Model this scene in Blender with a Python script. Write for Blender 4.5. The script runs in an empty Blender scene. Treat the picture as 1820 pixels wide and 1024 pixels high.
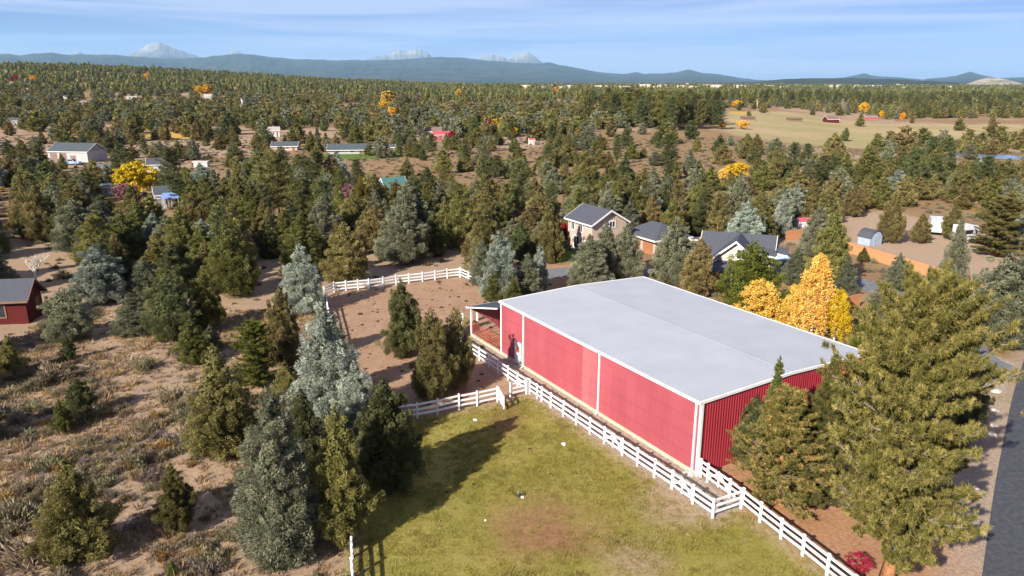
import bpy, math, random
import numpy as np
from mathutils import Vector, Matrix

random.seed(7)
RNG = np.random.default_rng(11)
R = math.radians
scene = bpy.context.scene
COL = scene.collection

# ------------------------------------------------------------------ camera
IMW, IMH, FPX, PITCH, CAMH = 1820.0, 1024.0, 1300.0, R(15.8), 24.6
cam_data = bpy.data.cameras.new('camera')
cam_data.sensor_width = 36.0
cam_data.lens = FPX / IMW * 36.0
cam_data.clip_start = 0.5
cam_data.clip_end = 200000.0
cam = bpy.data.objects.new('camera', cam_data)
COL.objects.link(cam)
cam.location = (0, 0, CAMH)
cam.rotation_euler = (math.pi / 2 - PITCH, 0, 0)
scene.camera = cam

# ------------------------------------------------------------------ sky and sun
SUN_EL = R(30.0)
SUN_BEAR = R(38.0)                       # bearing in which the shadows fall, from +Y towards +X
world = bpy.data.worlds.new('World')
scene.world = world
world.use_nodes = True
wn, wl = world.node_tree.nodes, world.node_tree.links
wn.clear()
wout = wn.new('ShaderNodeOutputWorld')
wbg = wn.new('ShaderNodeBackground')
wbg.inputs['Strength'].default_value = 0.05
sky = wn.new('ShaderNodeTexSky')
sky.sky_type = 'NISHITA'
sky.sun_disc = False
sky.sun_elevation = SUN_EL
sky.sun_rotation = SUN_BEAR + math.pi
sky.altitude = 1000
sky.air_density = 1.0
sky.dust_density = 0.3
sky.ozone_density = 3.0
wtc = wn.new('ShaderNodeTexCoord')
wmap = wn.new('ShaderNodeMapping')
wmap.inputs['Scale'].default_value = (1.3, 1.3, 30.0)
wmap.inputs['Rotation'].default_value = (R(0.8), R(2.0), R(20))
wno = wn.new('ShaderNodeTexNoise')
wno.inputs['Scale'].default_value = 1.35
wno.inputs['Detail'].default_value = 7.0
wno.inputs['Roughness'].default_value = 0.55
wno.inputs['Distortion'].default_value = 0.5
wramp = wn.new('ShaderNodeValToRGB')
wramp.color_ramp.elements[0].position = 0.40
wramp.color_ramp.elements[0].color = (0, 0, 0, 1)
wramp.color_ramp.elements[1].position = 0.58
wramp.color_ramp.elements[1].color = (1, 1, 1, 1)
wtint = wn.new('ShaderNodeMix')
wtint.data_type = 'RGBA'
wtint.blend_type = 'MULTIPLY'
wtint.inputs[0].default_value = 1.0
wtint.inputs[7].default_value = (0.29, 0.335, 0.80, 1)
wmix = wn.new('ShaderNodeMix')
wmix.data_type = 'RGBA'
wmix.inputs[7].default_value = (6.3, 6.5, 8.6, 1)
wfac = wn.new('ShaderNodeMath')
wfac.operation = 'MULTIPLY'
wfac.inputs[1].default_value = 0.8
wl.new(wtc.outputs['Generated'], wmap.inputs['Vector'])
wl.new(wmap.outputs['Vector'], wno.inputs['Vector'])
wl.new(wno.outputs['Fac'], wramp.inputs['Fac'])
wl.new(wramp.outputs['Color'], wfac.inputs[0])
wl.new(sky.outputs['Color'], wtint.inputs[6])
wl.new(wtint.outputs[2], wmix.inputs[6])
wl.new(wfac.outputs[0], wmix.inputs[0])
wl.new(wmix.outputs[2], wbg.inputs['Color'])
wl.new(wbg.outputs['Background'], wout.inputs['Surface'])

sun_data = bpy.data.lights.new('sun', 'SUN')
sun_data.energy = 5.0
sun_data.angle = R(0.55)
sun_data.color = (1.0, 0.93, 0.82)
sun = bpy.data.objects.new('sun', sun_data)
COL.objects.link(sun)
sdir = Vector((math.sin(SUN_BEAR) * math.cos(SUN_EL), math.cos(SUN_BEAR) * math.cos(SUN_EL), -math.sin(SUN_EL)))
sun.rotation_euler = sdir.to_track_quat('-Z', 'Y').to_euler()
sun.location = (-200, -250, 200)

scene.view_settings.view_transform = 'Standard'
scene.view_settings.look = 'None'
scene.view_settings.gamma = 1.0
scene.view_settings.use_curve_mapping = False
scene.view_settings.exposure = 1.13
scene.cycles.max_bounces = 6
scene.cycles.diffuse_bounces = 3
scene.cycles.glossy_bounces = 2
scene.cycles.transmission_bounces = 4
scene.cycles.volume_bounces = 1
scene.cycles.transparent_max_bounces = 8
scene.cycles.use_denoising = True

# ------------------------------------------------------------------ pixel -> world helpers
CP, SP = math.cos(PITCH), math.sin(PITCH)
def ray(px, py):
    u = (px - IMW / 2) / FPX
    v = -(py - IMH / 2) / FPX
    return np.array([u, CP + v * SP, -SP + v * CP])
def G(px, py, z=0.0):
    d = ray(px, py)
    t = (z - CAMH) / d[2]
    return np.array([d[0] * t, d[1] * t])
def proj(x, y, z):
    z = z - CAMH
    fw = y * CP - z * SP
    up = y * SP + z * CP
    return IMW / 2 + FPX * x / fw, IMH / 2 - FPX * up / fw
def zat(xy, py):                       # height over the ground point xy that shows at row py
    lo, hi = -5.0, 80.0
    for _ in range(40):
        m = (lo + hi) / 2
        if proj(xy[0], xy[1], m)[1] > py: lo = m
        else: hi = m
    return lo
def depth(xy, z=0):
    return xy[1] * CP - (z - CAMH) * SP

def vnoise(x, y, seed=0):
    x = np.asarray(x, float); y = np.asarray(y, float)
    xi, yi = np.floor(x), np.floor(y)
    xf, yf = x - xi, y - yi
    xf = xf * xf * (3 - 2 * xf); yf = yf * yf * (3 - 2 * yf)
    def h(a, b):
        v = np.sin(a * 127.1 + b * 311.7 + seed * 74.7) * 43758.5453
        return v - np.floor(v)
    return (h(xi, yi) * (1 - xf) + h(xi + 1, yi) * xf) * (1 - yf) + (h(xi, yi + 1) * (1 - xf) + h(xi + 1, yi + 1) * xf) * yf
def fbm(x, y, o=4, seed=0):
    s, a, t = 0, .5, 0
    for k in range(o):
        s = s + a * vnoise(np.asarray(x) * 2 ** k, np.asarray(y) * 2 ** k, seed + k * 13); t += a; a *= .5
    return s / t
def sstep(a, b, x):
    t = np.clip((np.asarray(x, float) - a) / (b - a), 0, 1)
    return t * t * (3 - 2 * t)
def terrain(x, y):
    x = np.asarray(x, float); y = np.asarray(y, float)
    r = np.hypot(x, y)
    b = x / np.maximum(np.abs(y), 1) * np.sign(y + 1e-9)
    left = sstep(0.02, -0.62, b) * (y > 0)
    z = 60 * left * sstep(350, 2600, r) - 60 * left * sstep(3200, 6500, r)
    z = z + 3.0 * (fbm(x / 240., y / 240., 3, 5) - .5) * sstep(150, 500, r)
    z = z - 6 * sstep(0.25, 0.5, b) * sstep(230, 420, r) * (y > 0)
    return z
def inpoly(x, y, poly):
    x = np.asarray(x); y = np.asarray(y)
    c = np.zeros(x.shape, bool)
    n = len(poly)
    for i in range(n):
        x1, y1 = poly[i]; x2, y2 = poly[(i + 1) % n]
        if y1 == y2: continue
        c ^= ((y1 > y) != (y2 > y)) & (x < (x2 - x1) * (y - y1) / (y2 - y1) + x1)
    return c
def polydist(x, y, poly):              # signed distance, positive inside
    d = np.full(np.shape(x), 1e9)
    n = len(poly)
    for i in range(n):
        x1, y1 = poly[i]; x2, y2 = poly[(i + 1) % n]
        dx, dy = x2 - x1, y2 - y1
        t = np.clip(((x - x1) * dx + (y - y1) * dy) / (dx * dx + dy * dy + 1e-9), 0, 1)
        d = np.minimum(d, np.hypot(x - x1 - t * dx, y - y1 - t * dy))
    return np.where(inpoly(x, y, poly), d, -d)
def PX(*pts):
    return [tuple(G(*p)) for p in pts]

# ------------------------------------------------------------------ material helpers
MATS = {}
def new_mat(name):
    m = bpy.data.materials.new(name)
    m.use_nodes = True
    MATS[name] = m
    return m, m.node_tree.nodes, m.node_tree.links
def noise_mat(name, c1, c2, scale=4.0, rough=.8, spec=.2, detail=5, bump=0.0, bscale=None, metal=0.0, lo=.35, hi=.65, vary=0.0):
    m, n, l = new_mat(name)
    b = n['Principled BSDF']
    b.inputs['Roughness'].default_value = rough
    b.inputs['Metallic'].default_value = metal
    b.inputs['Specular IOR Level'].default_value = spec
    tc = n.new('ShaderNodeTexCoord')
    no = n.new('ShaderNodeTexNoise')
    no.inputs['Scale'].default_value = scale
    no.inputs['Detail'].default_value = detail
    l.new(tc.outputs['Object'], no.inputs['Vector'])
    cr = n.new('ShaderNodeValToRGB')
    cr.color_ramp.elements[0].position = lo; cr.color_ramp.elements[0].color = (*c1, 1)
    cr.color_ramp.elements[1].position = hi; cr.color_ramp.elements[1].color = (*c2, 1)
    l.new(no.outputs['Fac'], cr.inputs['Fac'])
    col = cr.outputs['Color']
    if vary:
        oi = n.new('ShaderNodeObjectInfo')
        mr = n.new('ShaderNodeMapRange')
        mr.inputs['To Min'].default_value = 1 - vary; mr.inputs['To Max'].default_value = 1 + vary
        l.new(oi.outputs['Random'], mr.inputs['Value'])
        hs = n.new('ShaderNodeHueSaturation')
        l.new(mr.outputs['Result'], hs.inputs['Value'])
        l.new(col, hs.inputs['Color'])
        col = hs.outputs['Color']
    l.new(col, b.inputs['Base Color'])
    if bump:
        no2 = n.new('ShaderNodeTexNoise')
        no2.inputs['Scale'].default_value = bscale or scale * 4
        no2.inputs['Detail'].default_value = 4
        l.new(tc.outputs['Object'], no2.inputs['Vector'])
        bp = n.new('ShaderNodeBump')
        bp.inputs['Strength'].default_value = bump
        bp.inputs['Distance'].default_value = 0.05
        l.new(no2.outputs['Fac'], bp.inputs['Height'])
        l.new(bp.outputs['Normal'], b.inputs['Normal'])
    return m
def leaf_mat(name, c_dark, c_mid, c_light, trans=.28, hue=.02, val=.22):
    m, n, l = new_mat(name)
    b = n['Principled BSDF']
    out = n['Material Output']
    b.inputs['Roughness'].default_value = .7
    b.inputs['Specular IOR Level'].default_value = .15
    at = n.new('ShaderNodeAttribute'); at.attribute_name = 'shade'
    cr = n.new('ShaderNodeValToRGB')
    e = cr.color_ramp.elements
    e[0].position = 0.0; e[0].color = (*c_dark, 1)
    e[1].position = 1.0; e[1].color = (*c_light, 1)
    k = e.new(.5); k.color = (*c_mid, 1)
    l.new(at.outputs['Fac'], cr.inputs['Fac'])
    oi = n.new('ShaderNodeObjectInfo')
    mr = n.new('ShaderNodeMapRange')
    mr.inputs['To Min'].default_value = 1 - val; mr.inputs['To Max'].default_value = 1 + val
    l.new(oi.outputs['Random'], mr.inputs['Value'])
    wn_ = n.new('ShaderNodeTexWhiteNoise'); wn_.noise_dimensions = '1D'
    l.new(oi.outputs['Random'], wn_.inputs['W'])
    mr2 = n.new('ShaderNodeMapRange')
    mr2.inputs['To Min'].default_value = .5 - hue; mr2.inputs['To Max'].default_value = .5 + hue
    l.new(wn_.outputs['Value'], mr2.inputs['Value'])
    hs = n.new('ShaderNodeHueSaturation')
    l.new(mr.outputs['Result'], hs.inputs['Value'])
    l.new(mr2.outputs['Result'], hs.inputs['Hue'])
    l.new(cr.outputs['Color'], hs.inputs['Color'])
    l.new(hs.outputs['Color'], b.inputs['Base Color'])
    tr = n.new('ShaderNodeBsdfTranslucent')
    l.new(hs.outputs['Color'], tr.inputs['Color'])
    mx = n.new('ShaderNodeMixShader')
    mx.inputs['Fac'].default_value = trans
    l.new(b.outputs['BSDF'], mx.inputs[1]); l.new(tr.outputs['BSDF'], mx.inputs[2])
    l.new(mx.outputs['Shader'], out.inputs['Surface'])
    return m

leaf_mat('olive', (0.095, 0.081, 0.027), (0.230, 0.193, 0.069), (0.403, 0.334, 0.143))
leaf_mat('olive_green', (0.074, 0.074, 0.020), (0.185, 0.179, 0.052), (0.330, 0.305, 0.103))
leaf_mat('dark_green', (0.049, 0.058, 0.021), (0.125, 0.137, 0.052), (0.235, 0.237, 0.099))
leaf_mat('bright_green', (0.068, 0.089, 0.014), (0.155, 0.182, 0.030), (0.257, 0.277, 0.061))
leaf_mat('grey_green', (0.090, 0.099, 0.052), (0.217, 0.220, 0.133), (0.362, 0.355, 0.239))
leaf_mat('blue_grey', (0.131, 0.154, 0.110), (0.324, 0.359, 0.284), (0.542, 0.586, 0.488))
leaf_mat('pine_green', (0.084, 0.084, 0.020), (0.244, 0.223, 0.056), (0.510, 0.416, 0.134))
leaf_mat('rust_pine', (.062, .060, .016), (.180, .152, .042), (.480, .285, .110))
leaf_mat('spruce_green', (0.055, 0.065, 0.016), (0.137, 0.143, 0.036), (0.280, 0.227, 0.085))
leaf_mat('rust_olive', (0.092, 0.064, 0.014), (0.184, 0.127, 0.030), (0.310, 0.201, 0.063))
leaf_mat('yellow', (.34, .20, .012), (.62, .41, .018), (.80, .58, .05), trans=.3, hue=.012)
leaf_mat('gold', (.46, .28, .04), (.76, .52, .10), (.90, .70, .22), trans=.3, hue=.012)
leaf_mat('orange', (.40, .18, .012), (.72, .38, .03), (.86, .52, .08), trans=.3, hue=.012)
leaf_mat('crimson', (.12, .010, .008), (.30, .024, .020), (.46, .06, .045), trans=.3)
leaf_mat('brown_twig', (.10, .065, .045), (.20, .135, .10), (.32, .23, .18))
leaf_mat('purple_twig', (.12, .05, .06), (.24, .10, .12), (.36, .20, .20))
leaf_mat('pale_twig', (.22, .18, .15), (.38, .33, .29), (.52, .47, .43))
leaf_mat('sage', (0.113, 0.098, 0.056), (0.230, 0.197, 0.117), (0.372, 0.316, 0.195), hue=.03)
leaf_mat('rabbitbrush', (.16, .095, .030), (.34, .215, .075), (.50, .34, .135), hue=.015)
leaf_mat('dead_brush', (.10, .075, .060), (.21, .165, .135), (.33, .27, .23))
leaf_mat('dry_grass', (.19, .125, .058), (.36, .25, .13), (.50, .38, .22))
leaf_mat('turf', (0.129, 0.115, 0.019), (0.244, 0.206, 0.041), (0.361, 0.299, 0.085), hue=.02)
noise_mat('bark', (.10, .068, .046), (.22, .155, .11), 9, .9, .1, bump=.6)
noise_mat('pine_bark', (.26, .115, .050), (.46, .22, .105), 7, .9, .1, bump=.7)
noise_mat('pale_bark', (.55, .50, .43), (.75, .71, .64), 7, .8, .2)
noise_mat('grey_wood', (.13, .105, .085), (.27, .225, .19), 9, .9, .1)

# ------------------------------------------------------------------ mesh helpers
def mesh_np(name, V, F, mat=None, shade=None, smooth=False):
    """V (n,3); F (m,3) or (m,4) index array"""
    V = np.ascontiguousarray(V, np.float32); F = np.ascontiguousarray(F, np.int32)
    k = F.shape[1]
    me = bpy.data.meshes.new(name)
    me.vertices.add(len(V)); me.vertices.foreach_set('co', V.ravel())
    me.loops.add(F.size); me.loops.foreach_set('vertex_index', F.ravel())
    me.polygons.add(len(F))
    me.polygons.foreach_set('loop_start', np.arange(0, F.size, k, dtype=np.int32))
    me.polygons.foreach_set('loop_total', np.full(len(F), k, np.int32))
    if smooth:
        me.polygons.foreach_set('use_smooth', np.ones(len(F), bool))
    me.update(calc_edges=True)
    if shade is not None:
        a = me.attributes.new('shade', 'FLOAT', 'POINT')
        a.data.foreach_set('value', np.ascontiguousarray(shade, np.float32))
    if mat: me.materials.append(MATS[mat] if isinstance(mat, str) else mat)
    return me
class MB:
    """collects boxes, prisms, tubes into one mesh"""
    def __init__(s): s.v, s.f = [], []
    def poly(s, pts):
        b = len(s.v); s.v += [tuple(p) for p in pts]; s.f.append(tuple(range(b, b + len(pts)))); return s
    def box(s, x0, x1, y0, y1, z0, z1):
        b = len(s.v)
        s.v += [(x, y, z) for z in (z0, z1) for x, y in ((x0, y0), (x1, y0), (x1, y1), (x0, y1))]
        for q in ((3, 2, 1, 0), (4, 5, 6, 7), (0, 1, 5, 4), (1, 2, 6, 5), (2, 3, 7, 6), (3, 0, 4, 7)):
            s.f.append(tuple(b + i for i in q))
        return s
    def prism(s, prof, axis_pts):
        """loft the list of rings"""
        b = len(s.v); n = len(prof[0])
        for ring in prof: s.v += [tuple(p) for p in ring]
        for i in range(len(prof) - 1):
            for j in range(n):
                k = (j + 1) % n
                s.f.append((b + i * n + j, b + i * n + k, b + (i + 1) * n + k, b + (i + 1) * n + j))
        s.f.append(tuple(b + j for j in reversed(range(n))))
        s.f.append(tuple(b + (len(prof) - 1) * n + j for j in range(n)))
        return s
    def extrude(s, poly2, vec, plane):
        """poly2: 2D list mapped by plane(u,v)->3D, extruded along vec"""
        a = [np.array(plane(*p), float) for p in poly2]
        c = [p + np.array(vec, float) for p in a]
        return s.prism([a, c], None)
    def tube(s, pts, rad, n=6):
        rings = []
        for i, p in enumerate(pts):
            p = Vector(p)
            d = (Vector(pts[min(i + 1, len(pts) - 1)]) - Vector(pts[max(i - 1, 0)])).normalized()
            q = d.to_track_quat('Z', 'Y')
            r = rad[i] if hasattr(rad, '__len__') else rad
            rings.append([p + q @ Vector((math.cos(2 * math.pi * k / n) * r, math.sin(2 * math.pi * k / n) * r, 0)) for k in range(n)])
        return s.prism(rings, None)
    def mesh(s, name, mat=None, smooth=False):
        me = bpy.data.meshes.new(name)
        me.from_pydata([tuple(map(float, p)) for p in s.v], [], s.f)
        me.validate()
        me.update()
        if smooth:
            me.polygons.foreach_set('use_smooth', np.ones(len(me.polygons), bool))
        if mat: me.materials.append(MATS[mat] if isinstance(mat, str) else mat)
        return me
def put(name, me, parent=None, loc=(0, 0, 0), rz=0.0, scale=None, label=None, cat=None, group=None, kind=None):
    o = bpy.data.objects.new(name, me)
    COL.objects.link(o)
    o.location = loc
    o.rotation_euler = (0, 0, rz)
    if scale is not None: o.scale = scale if hasattr(scale, '__len__') else (scale,) * 3
    if parent is not None: o.parent = parent
    if label: o['label'] = label
    if cat: o['category'] = cat
    if group: o['group'] = group
    if kind: o['kind'] = kind
    return o
def thing(name, label, cat, loc=(0, 0, 0), rz=0.0, group=None, scale=None):
    return put(name, None, None, loc, rz, scale, label, cat, group)

# ------------------------------------------------------------------ barn frame of reference
BN = np.array([11.93, 42.29]); BYAW = R(-30.48)
BA = np.array([math.sin(BYAW), math.cos(BYAW)]); BB = np.array([math.cos(BYAW), -math.sin(BYAW)])
BL, BW, BE, BRISE = 25.4, 16.67, 5.2, 0.26
def bw(a, b): return BN + BA * a + BB * b
BROT = math.atan2(BA[1], BA[0])        # local x runs along the long wall (a), local y = -b

# ------------------------------------------------------------------ ground
def axis(lo, hi, step, g, far_lo, far_hi):
    mid = list(np.arange(lo, hi + 1e-6, step))
    s, x, up = step, hi, []
    while x < far_hi:
        s *= g; x += s; up.append(x)
    s, x, dn = step, lo, []
    while x > far_lo:
        s *= g; x -= s; dn.append(x)
    return np.array(dn[::-1] + mid + up)
gx = axis(-40, 44, .42, 1.036, -60000, 60000)
gy = axis(27, 92, .42, 1.036, -9000, 60000)
GX, GY = np.meshgrid(gx, gy)
x, y = GX.ravel(), GY.ravel()
r = np.hypot(x, y)
lawn_poly = [tuple(G(613, 935) + (G(620, 1024) - G(613, 935)) * 3), tuple(G(613, 935)), tuple(G(623, 756)), tuple(G(889, 717)), tuple(bw(16.6, -2.6)), tuple(bw(-4, -2.6)), tuple(bw(-4.2, -.3)), tuple(G(1469, 1023)), (20, 20)]
pad_poly = [tuple(G(623, 756)), tuple(G(577, 530)), tuple(G(594, 519)), tuple(G(817, 492.5)), tuple(G(848, 506.6)), tuple(bw(44, 10)), tuple(bw(25.4, 10)), tuple(bw(25.4, 0)), tuple(bw(30, -2.6)), tuple(bw(16.6, -2.6)), tuple(G(889, 717))]
strip_poly = [tuple(bw(-4.1, -2.6)), tuple(bw(-4.1, -.2)), tuple(bw(-.2, .3)), tuple(bw(25.4, .3)), tuple(bw(31.5, .3)), tuple(bw(31.5, -2.2)), tuple(bw(16, -2.6))]
litter_poly = [tuple(bw(-.1, .2)), tuple(bw(-.1, 17.5)), tuple(bw(-3, 20)), tuple(bw(-9, 13)), tuple(bw(-14, 7)), tuple(bw(-20, 2)), tuple(bw(-16, -1.5)), tuple(bw(-4.1, -.3))]
driv_poly = PX((1690, 640), (1745, 630), (1800, 640), (1815, 668), (1790, 705), (1745, 695), (1690, 665))
yard_poly = PX((1490, 388), (1560, 375), (1660, 392), (1790, 425), (1830, 470), (1830, 500), (1720, 495), (1640, 470), (1500, 432))
verge_poly = [tuple(G(1660, 1024) + np.array([-1, -9])), tuple(G(1660, 1024)), tuple(G(1690, 820)), tuple(G(1700, 700)), tuple(G(1780, 640)), tuple(G(1830, 600)), tuple(G(1860, 640)), tuple(G(1830, 700)), tuple(G(1800, 1024)), tuple(G(1800, 1024) + np.array([0, -9]))]
past_poly = PX((1290, 197), (1400, 192), (1560, 206), (1830, 205), (1830, 222), (1600, 240), (1480, 246), (1350, 242), (1275, 232))
green_polys = [PX((985, 452), (1012, 428), (1060, 436), (1050, 462), (1000, 468)), PX((572, 275), (640, 270), (720, 268), (715, 280), (640, 284), (575, 283))]
gold_polys = [PX((260, 240), (335, 236), (345, 248), (265, 252)), PX((1300, 196), (1340, 196), (1340, 202), (1300, 202))]
back_poly = PX((930, 520), (935, 470), (1010, 462), (1110, 480), (1220, 480), (1300, 480), (1400, 450), (1500, 500), (1560, 540), (1500, 560), (1400, 580), (1150, 500))
nz = (fbm(x / 2.2, y / 2.2, 4, 3) - .5) * 2
def mask(poly, soft, rag=0.0):
    return sstep(-soft, soft, polydist(x, y, poly) + nz * rag)
bp = G(965, 925)
patch = np.exp(-(((x - bp[0] - .5 * nz) / 3.9) ** 2 + ((y - bp[1] + 1.2 + .8 * nz) / 4.6) ** 2) ** 1.1) * np.clip(.68 + nz * .8, 0, 1.0)
bp2 = G(900, 745)
patch = np.maximum(patch, .9 * np.exp(-(((x - bp2[0]) / 1.6) ** 2 + ((y - bp2[1]) / 3.0) ** 2)))
edge = np.clip(1 - polydist(x, y, lawn_poly) / 1.6, 0, 1) * (polydist(x, y, lawn_poly) > 0)
worn = np.exp(-(np.hypot(x - G(1200, 900)[0], y - G(1200, 900)[1]) / 2.4) ** 2) + np.exp(-(np.hypot(x - G(1130, 1000)[0], y - G(1130, 1000)[1]) / 2.2) ** 2) * .8 + edge * .8
worn *= polydist(x, y, lawn_poly) > -.5
za = np.stack([mask(lawn_poly, .25, .35), mask(pad_poly, .5, .6), np.maximum(mask(litter_poly, .8, 1.0), .8 * mask(back_poly, 2.0, 2.0)), np.ones_like(x)], 1)
gm = np.maximum(mask(strip_poly, .12, .1), mask(driv_poly, .5, .5)); gm = np.maximum(gm, .55 * mask(verge_poly, .8, .6))
zb = np.stack([gm, np.maximum.reduce([mask(p, 1.0, 1.0) for p in green_polys]), mask(past_poly, 6.0, 8.0), np.ones_like(x)], 1)
forest = sstep(1300, 3200, r + 300 * nz)
zc = np.stack([forest, np.maximum(mask(yard_poly, 2.0, 2.0), .7 * (fbm(x / 60, y / 60, 3, 9) > .58)), np.clip(patch, 0, 1), np.clip(worn, 0, 1)], 1)
zd = np.stack([np.maximum.reduce([mask(p, 4.0, 4.0) for p in gold_polys]), np.zeros_like(x), np.zeros_like(x), np.ones_like(x)], 1)
hz = terrain(x, y)
near = np.exp(-(r / 130) ** 2)
inlawn = sstep(-.5, 2, np.maximum.reduce([polydist(x, y, p) for p in (lawn_poly, pad_poly, strip_poly)]))
hz = hz + near * (1 - inlawn) * sstep(-14.5, -20, x) * ((fbm(x / 3.0, y / 3.0, 3, 21) - .5) * .5)
nx_, ny_ = len(gx), len(gy)
ii = np.arange((ny_ - 1) * nx_).reshape(ny_ - 1, nx_)[:, :-1].ravel()
Fg = np.stack([ii, ii + 1, ii + 1 + nx_, ii + nx_], 1)

def ground_material():
    m, n, l = new_mat('ground')
    b = n['Principled BSDF']
    b.inputs['Roughness'].default_value = .95
    b.inputs['Specular IOR Level'].default_value = .08
    tc = n.new('ShaderNodeTexCoord')
    def noise(scale, detail=6, rough=.6):
        q = n.new('ShaderNodeTexNoise'); q.inputs['Scale'].default_value = scale
        q.inputs['Detail'].default_value = detail; q.inputs['Roughness'].default_value = rough
        l.new(tc.outputs['Object'], q.inputs['Vector']); return q.outputs['Fac']
    def ramp(f, c1, c2, lo=.35, hi=.65):
        q = n.new('ShaderNodeValToRGB')
        q.color_ramp.elements[0].position = lo; q.color_ramp.elements[0].color = (*c1, 1)
        q.color_ramp.elements[1].position = hi; q.color_ramp.elements[1].color = (*c2, 1)
        l.new(f, q.inputs['Fac']); return q.outputs['Color']
    def mix(a, b_, f, mode='MIX'):
        q = n.new('ShaderNodeMix'); q.data_type = 'RGBA'; q.blend_type = mode
        l.new(a, q.inputs[6]); l.new(b_, q.inputs[7])
        if isinstance(f, float): q.inputs[0].default_value = f
        else: l.new(f, q.inputs[0])
        return q.outputs[2]
    def math_(op, a, b_):
        q = n.new('ShaderNodeMath'); q.operation = op; q.use_clamp = True
        for i, v in enumerate((a, b_)):
            if isinstance(v, (int, float)): q.inputs[i].default_value = v
            else: l.new(v, q.inputs[i])
        return q.outputs[0]
    def attr(name):
        q = n.new('ShaderNodeAttribute'); q.attribute_name = name
        s = n.new('ShaderNodeSeparateColor'); l.new(q.outputs['Color'], s.inputs[0])
        return s.outputs[0], s.outputs[1], s.outputs[2], q.outputs['Alpha']
    a0, a1, a2, _ = attr('zone_a'); b0, b1, b2, _ = attr('zone_b'); c0, c1, c2, c3 = attr('zone_c'); d0, d1, _, _ = attr('zone_d')
    nb, nm, nf, nff = noise(.09), noise(.6), noise(4.5, 8), noise(22, 6, .7)
    soil = mix(ramp(nm, (0.214, 0.127, 0.067), (0.312, 0.202, 0.114)), ramp(nf, (0.173, 0.104, 0.054), (0.352, 0.238, 0.140)), .55)
    drygrass = ramp(nf, (0.241, 0.151, 0.067), (0.381, 0.263, 0.134))
    soil = mix(soil, drygrass, math_('MULTIPLY', ramp(nb, (0, 0, 0), (1, 1, 1), .45, .62), .65))
    litter_f = ramp(nff, (.62, .62, .62), (1.25, 1.25, 1.25), .3, .7)
    soil = mix(soil, litter_f, 1.0, 'MULTIPLY')
    sandy = ramp(nf, (0.333, 0.230, 0.161), (0.460, 0.345, 0.253))
    soil = mix(soil, sandy, math_('MULTIPLY', c1, .8))
    pad = mix(ramp(nm, (0.276, 0.162, 0.091), (0.389, 0.253, 0.163)), ramp(nf, (0.251, 0.147, 0.091), (0.439, 0.296, 0.196)), .5)
    pad = mix(pad, ramp(noise(2.2, 3), (.55, .5, .45), (1, 1, 1), .28, .42), 1.0, 'MULTIPLY')
    col = mix(soil, pad, a1)
    lit = mix(ramp(nm, (0.297, 0.143, 0.066), (0.440, 0.237, 0.130)), ramp(nf, (.25, .12, .06), (.48, .29, .17)), .5)
    col = mix(col, lit, a2)
    grass = mix(ramp(noise(.28, 4), (0.172, 0.157, 0.022), (0.309, 0.250, 0.068), .32, .62), ramp(nf, (0.140, 0.132, 0.020), (0.334, 0.297, 0.088)), .45)
    brown = mix(ramp(noise(1.6), (.19, .082, .045), (.40, .200, .125)), ramp(nf, (.13, .07, .03), (.29, .16, .09)), .5)
    grass = mix(grass, brown, ramp(math_('MULTIPLY', c2, math_('ADD', nm, .55)), (0, 0, 0), (.9, .9, .9), .12, .95))
    wornc = ramp(nf, (.28, .19, .115), (.40, .30, .20))
    grass = mix(grass, wornc, ramp(math_('MULTIPLY', c3, math_('ADD', nm, .5)), (0, 0, 0), (.9, .9, .9), .2, .8))
    col = mix(col, grass, a0)
    gravel = ramp(nf, (0.300, 0.237, 0.181), (0.425, 0.350, 0.275))
    gv = n.new('ShaderNodeTexVoronoi'); gv.inputs['Scale'].default_value = 14
    l.new(tc.outputs['Object'], gv.inputs['Vector'])
    gravel = mix(gravel, ramp(gv.outputs['Color'], (.75, .75, .75), (1.2, 1.2, 1.2), .2, .8), 1.0, 'MULTIPLY')
    col = mix(col, gravel, b0)
    col = mix(col, ramp(nm, (.070, .120, .018), (.130, .190, .035)), b1)
    past = mix(ramp(noise(.012, 5), (.40, .30, .165), (.25, .235, .090), .42, .6), ramp(noise(.2), (.30, .22, .11), (.44, .34, .20)), .35)
    col = mix(col, past, b2)
    col = mix(col, ramp(nm, (.40, .25, .05), (.55, .36, .09)), d0)
    far = mix(ramp(noise(.004, 8, .7), (.020, .026, .014), (.060, .062, .030)), ramp(noise(.0011, 6), (1, 1, 1), (1.8, 1.6, 1.4), .5, .75), 1.0, 'MULTIPLY')
    col = mix(col, far, c0)
    l.new(col, b.inputs['Base Color'])
    bp_ = n.new('ShaderNodeBump'); bp_.inputs['Strength'].default_value = .55; bp_.inputs['Distance'].default_value = .12
    hs = n.new('ShaderNodeMath'); hs.operation = 'MULTIPLY_ADD'
    l.new(nf, hs.inputs[0]); hs.inputs[1].default_value = 1.0; l.new(nff, hs.inputs[2])
    l.new(hs.outputs[0], bp_.inputs['Height'])
    l.new(bp_.outputs['Normal'], b.inputs['Normal'])
    return m
ground_material()
gme = mesh_np('ground', np.stack([x, y, hz], 1), Fg, 'ground', smooth=True)
for nm_, arr in (('zone_a', za), ('zone_b', zb), ('zone_c', zc), ('zone_d', zd)):
    at = gme.attributes.new(nm_, 'FLOAT_COLOR', 'POINT')
    at.data.foreach_set('color', np.ascontiguousarray(arr, np.float32).ravel())
put('ground', gme, label='sandy brown high desert ground with mown paddock, dirt yards and dry pasture', kind='structure')
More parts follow.
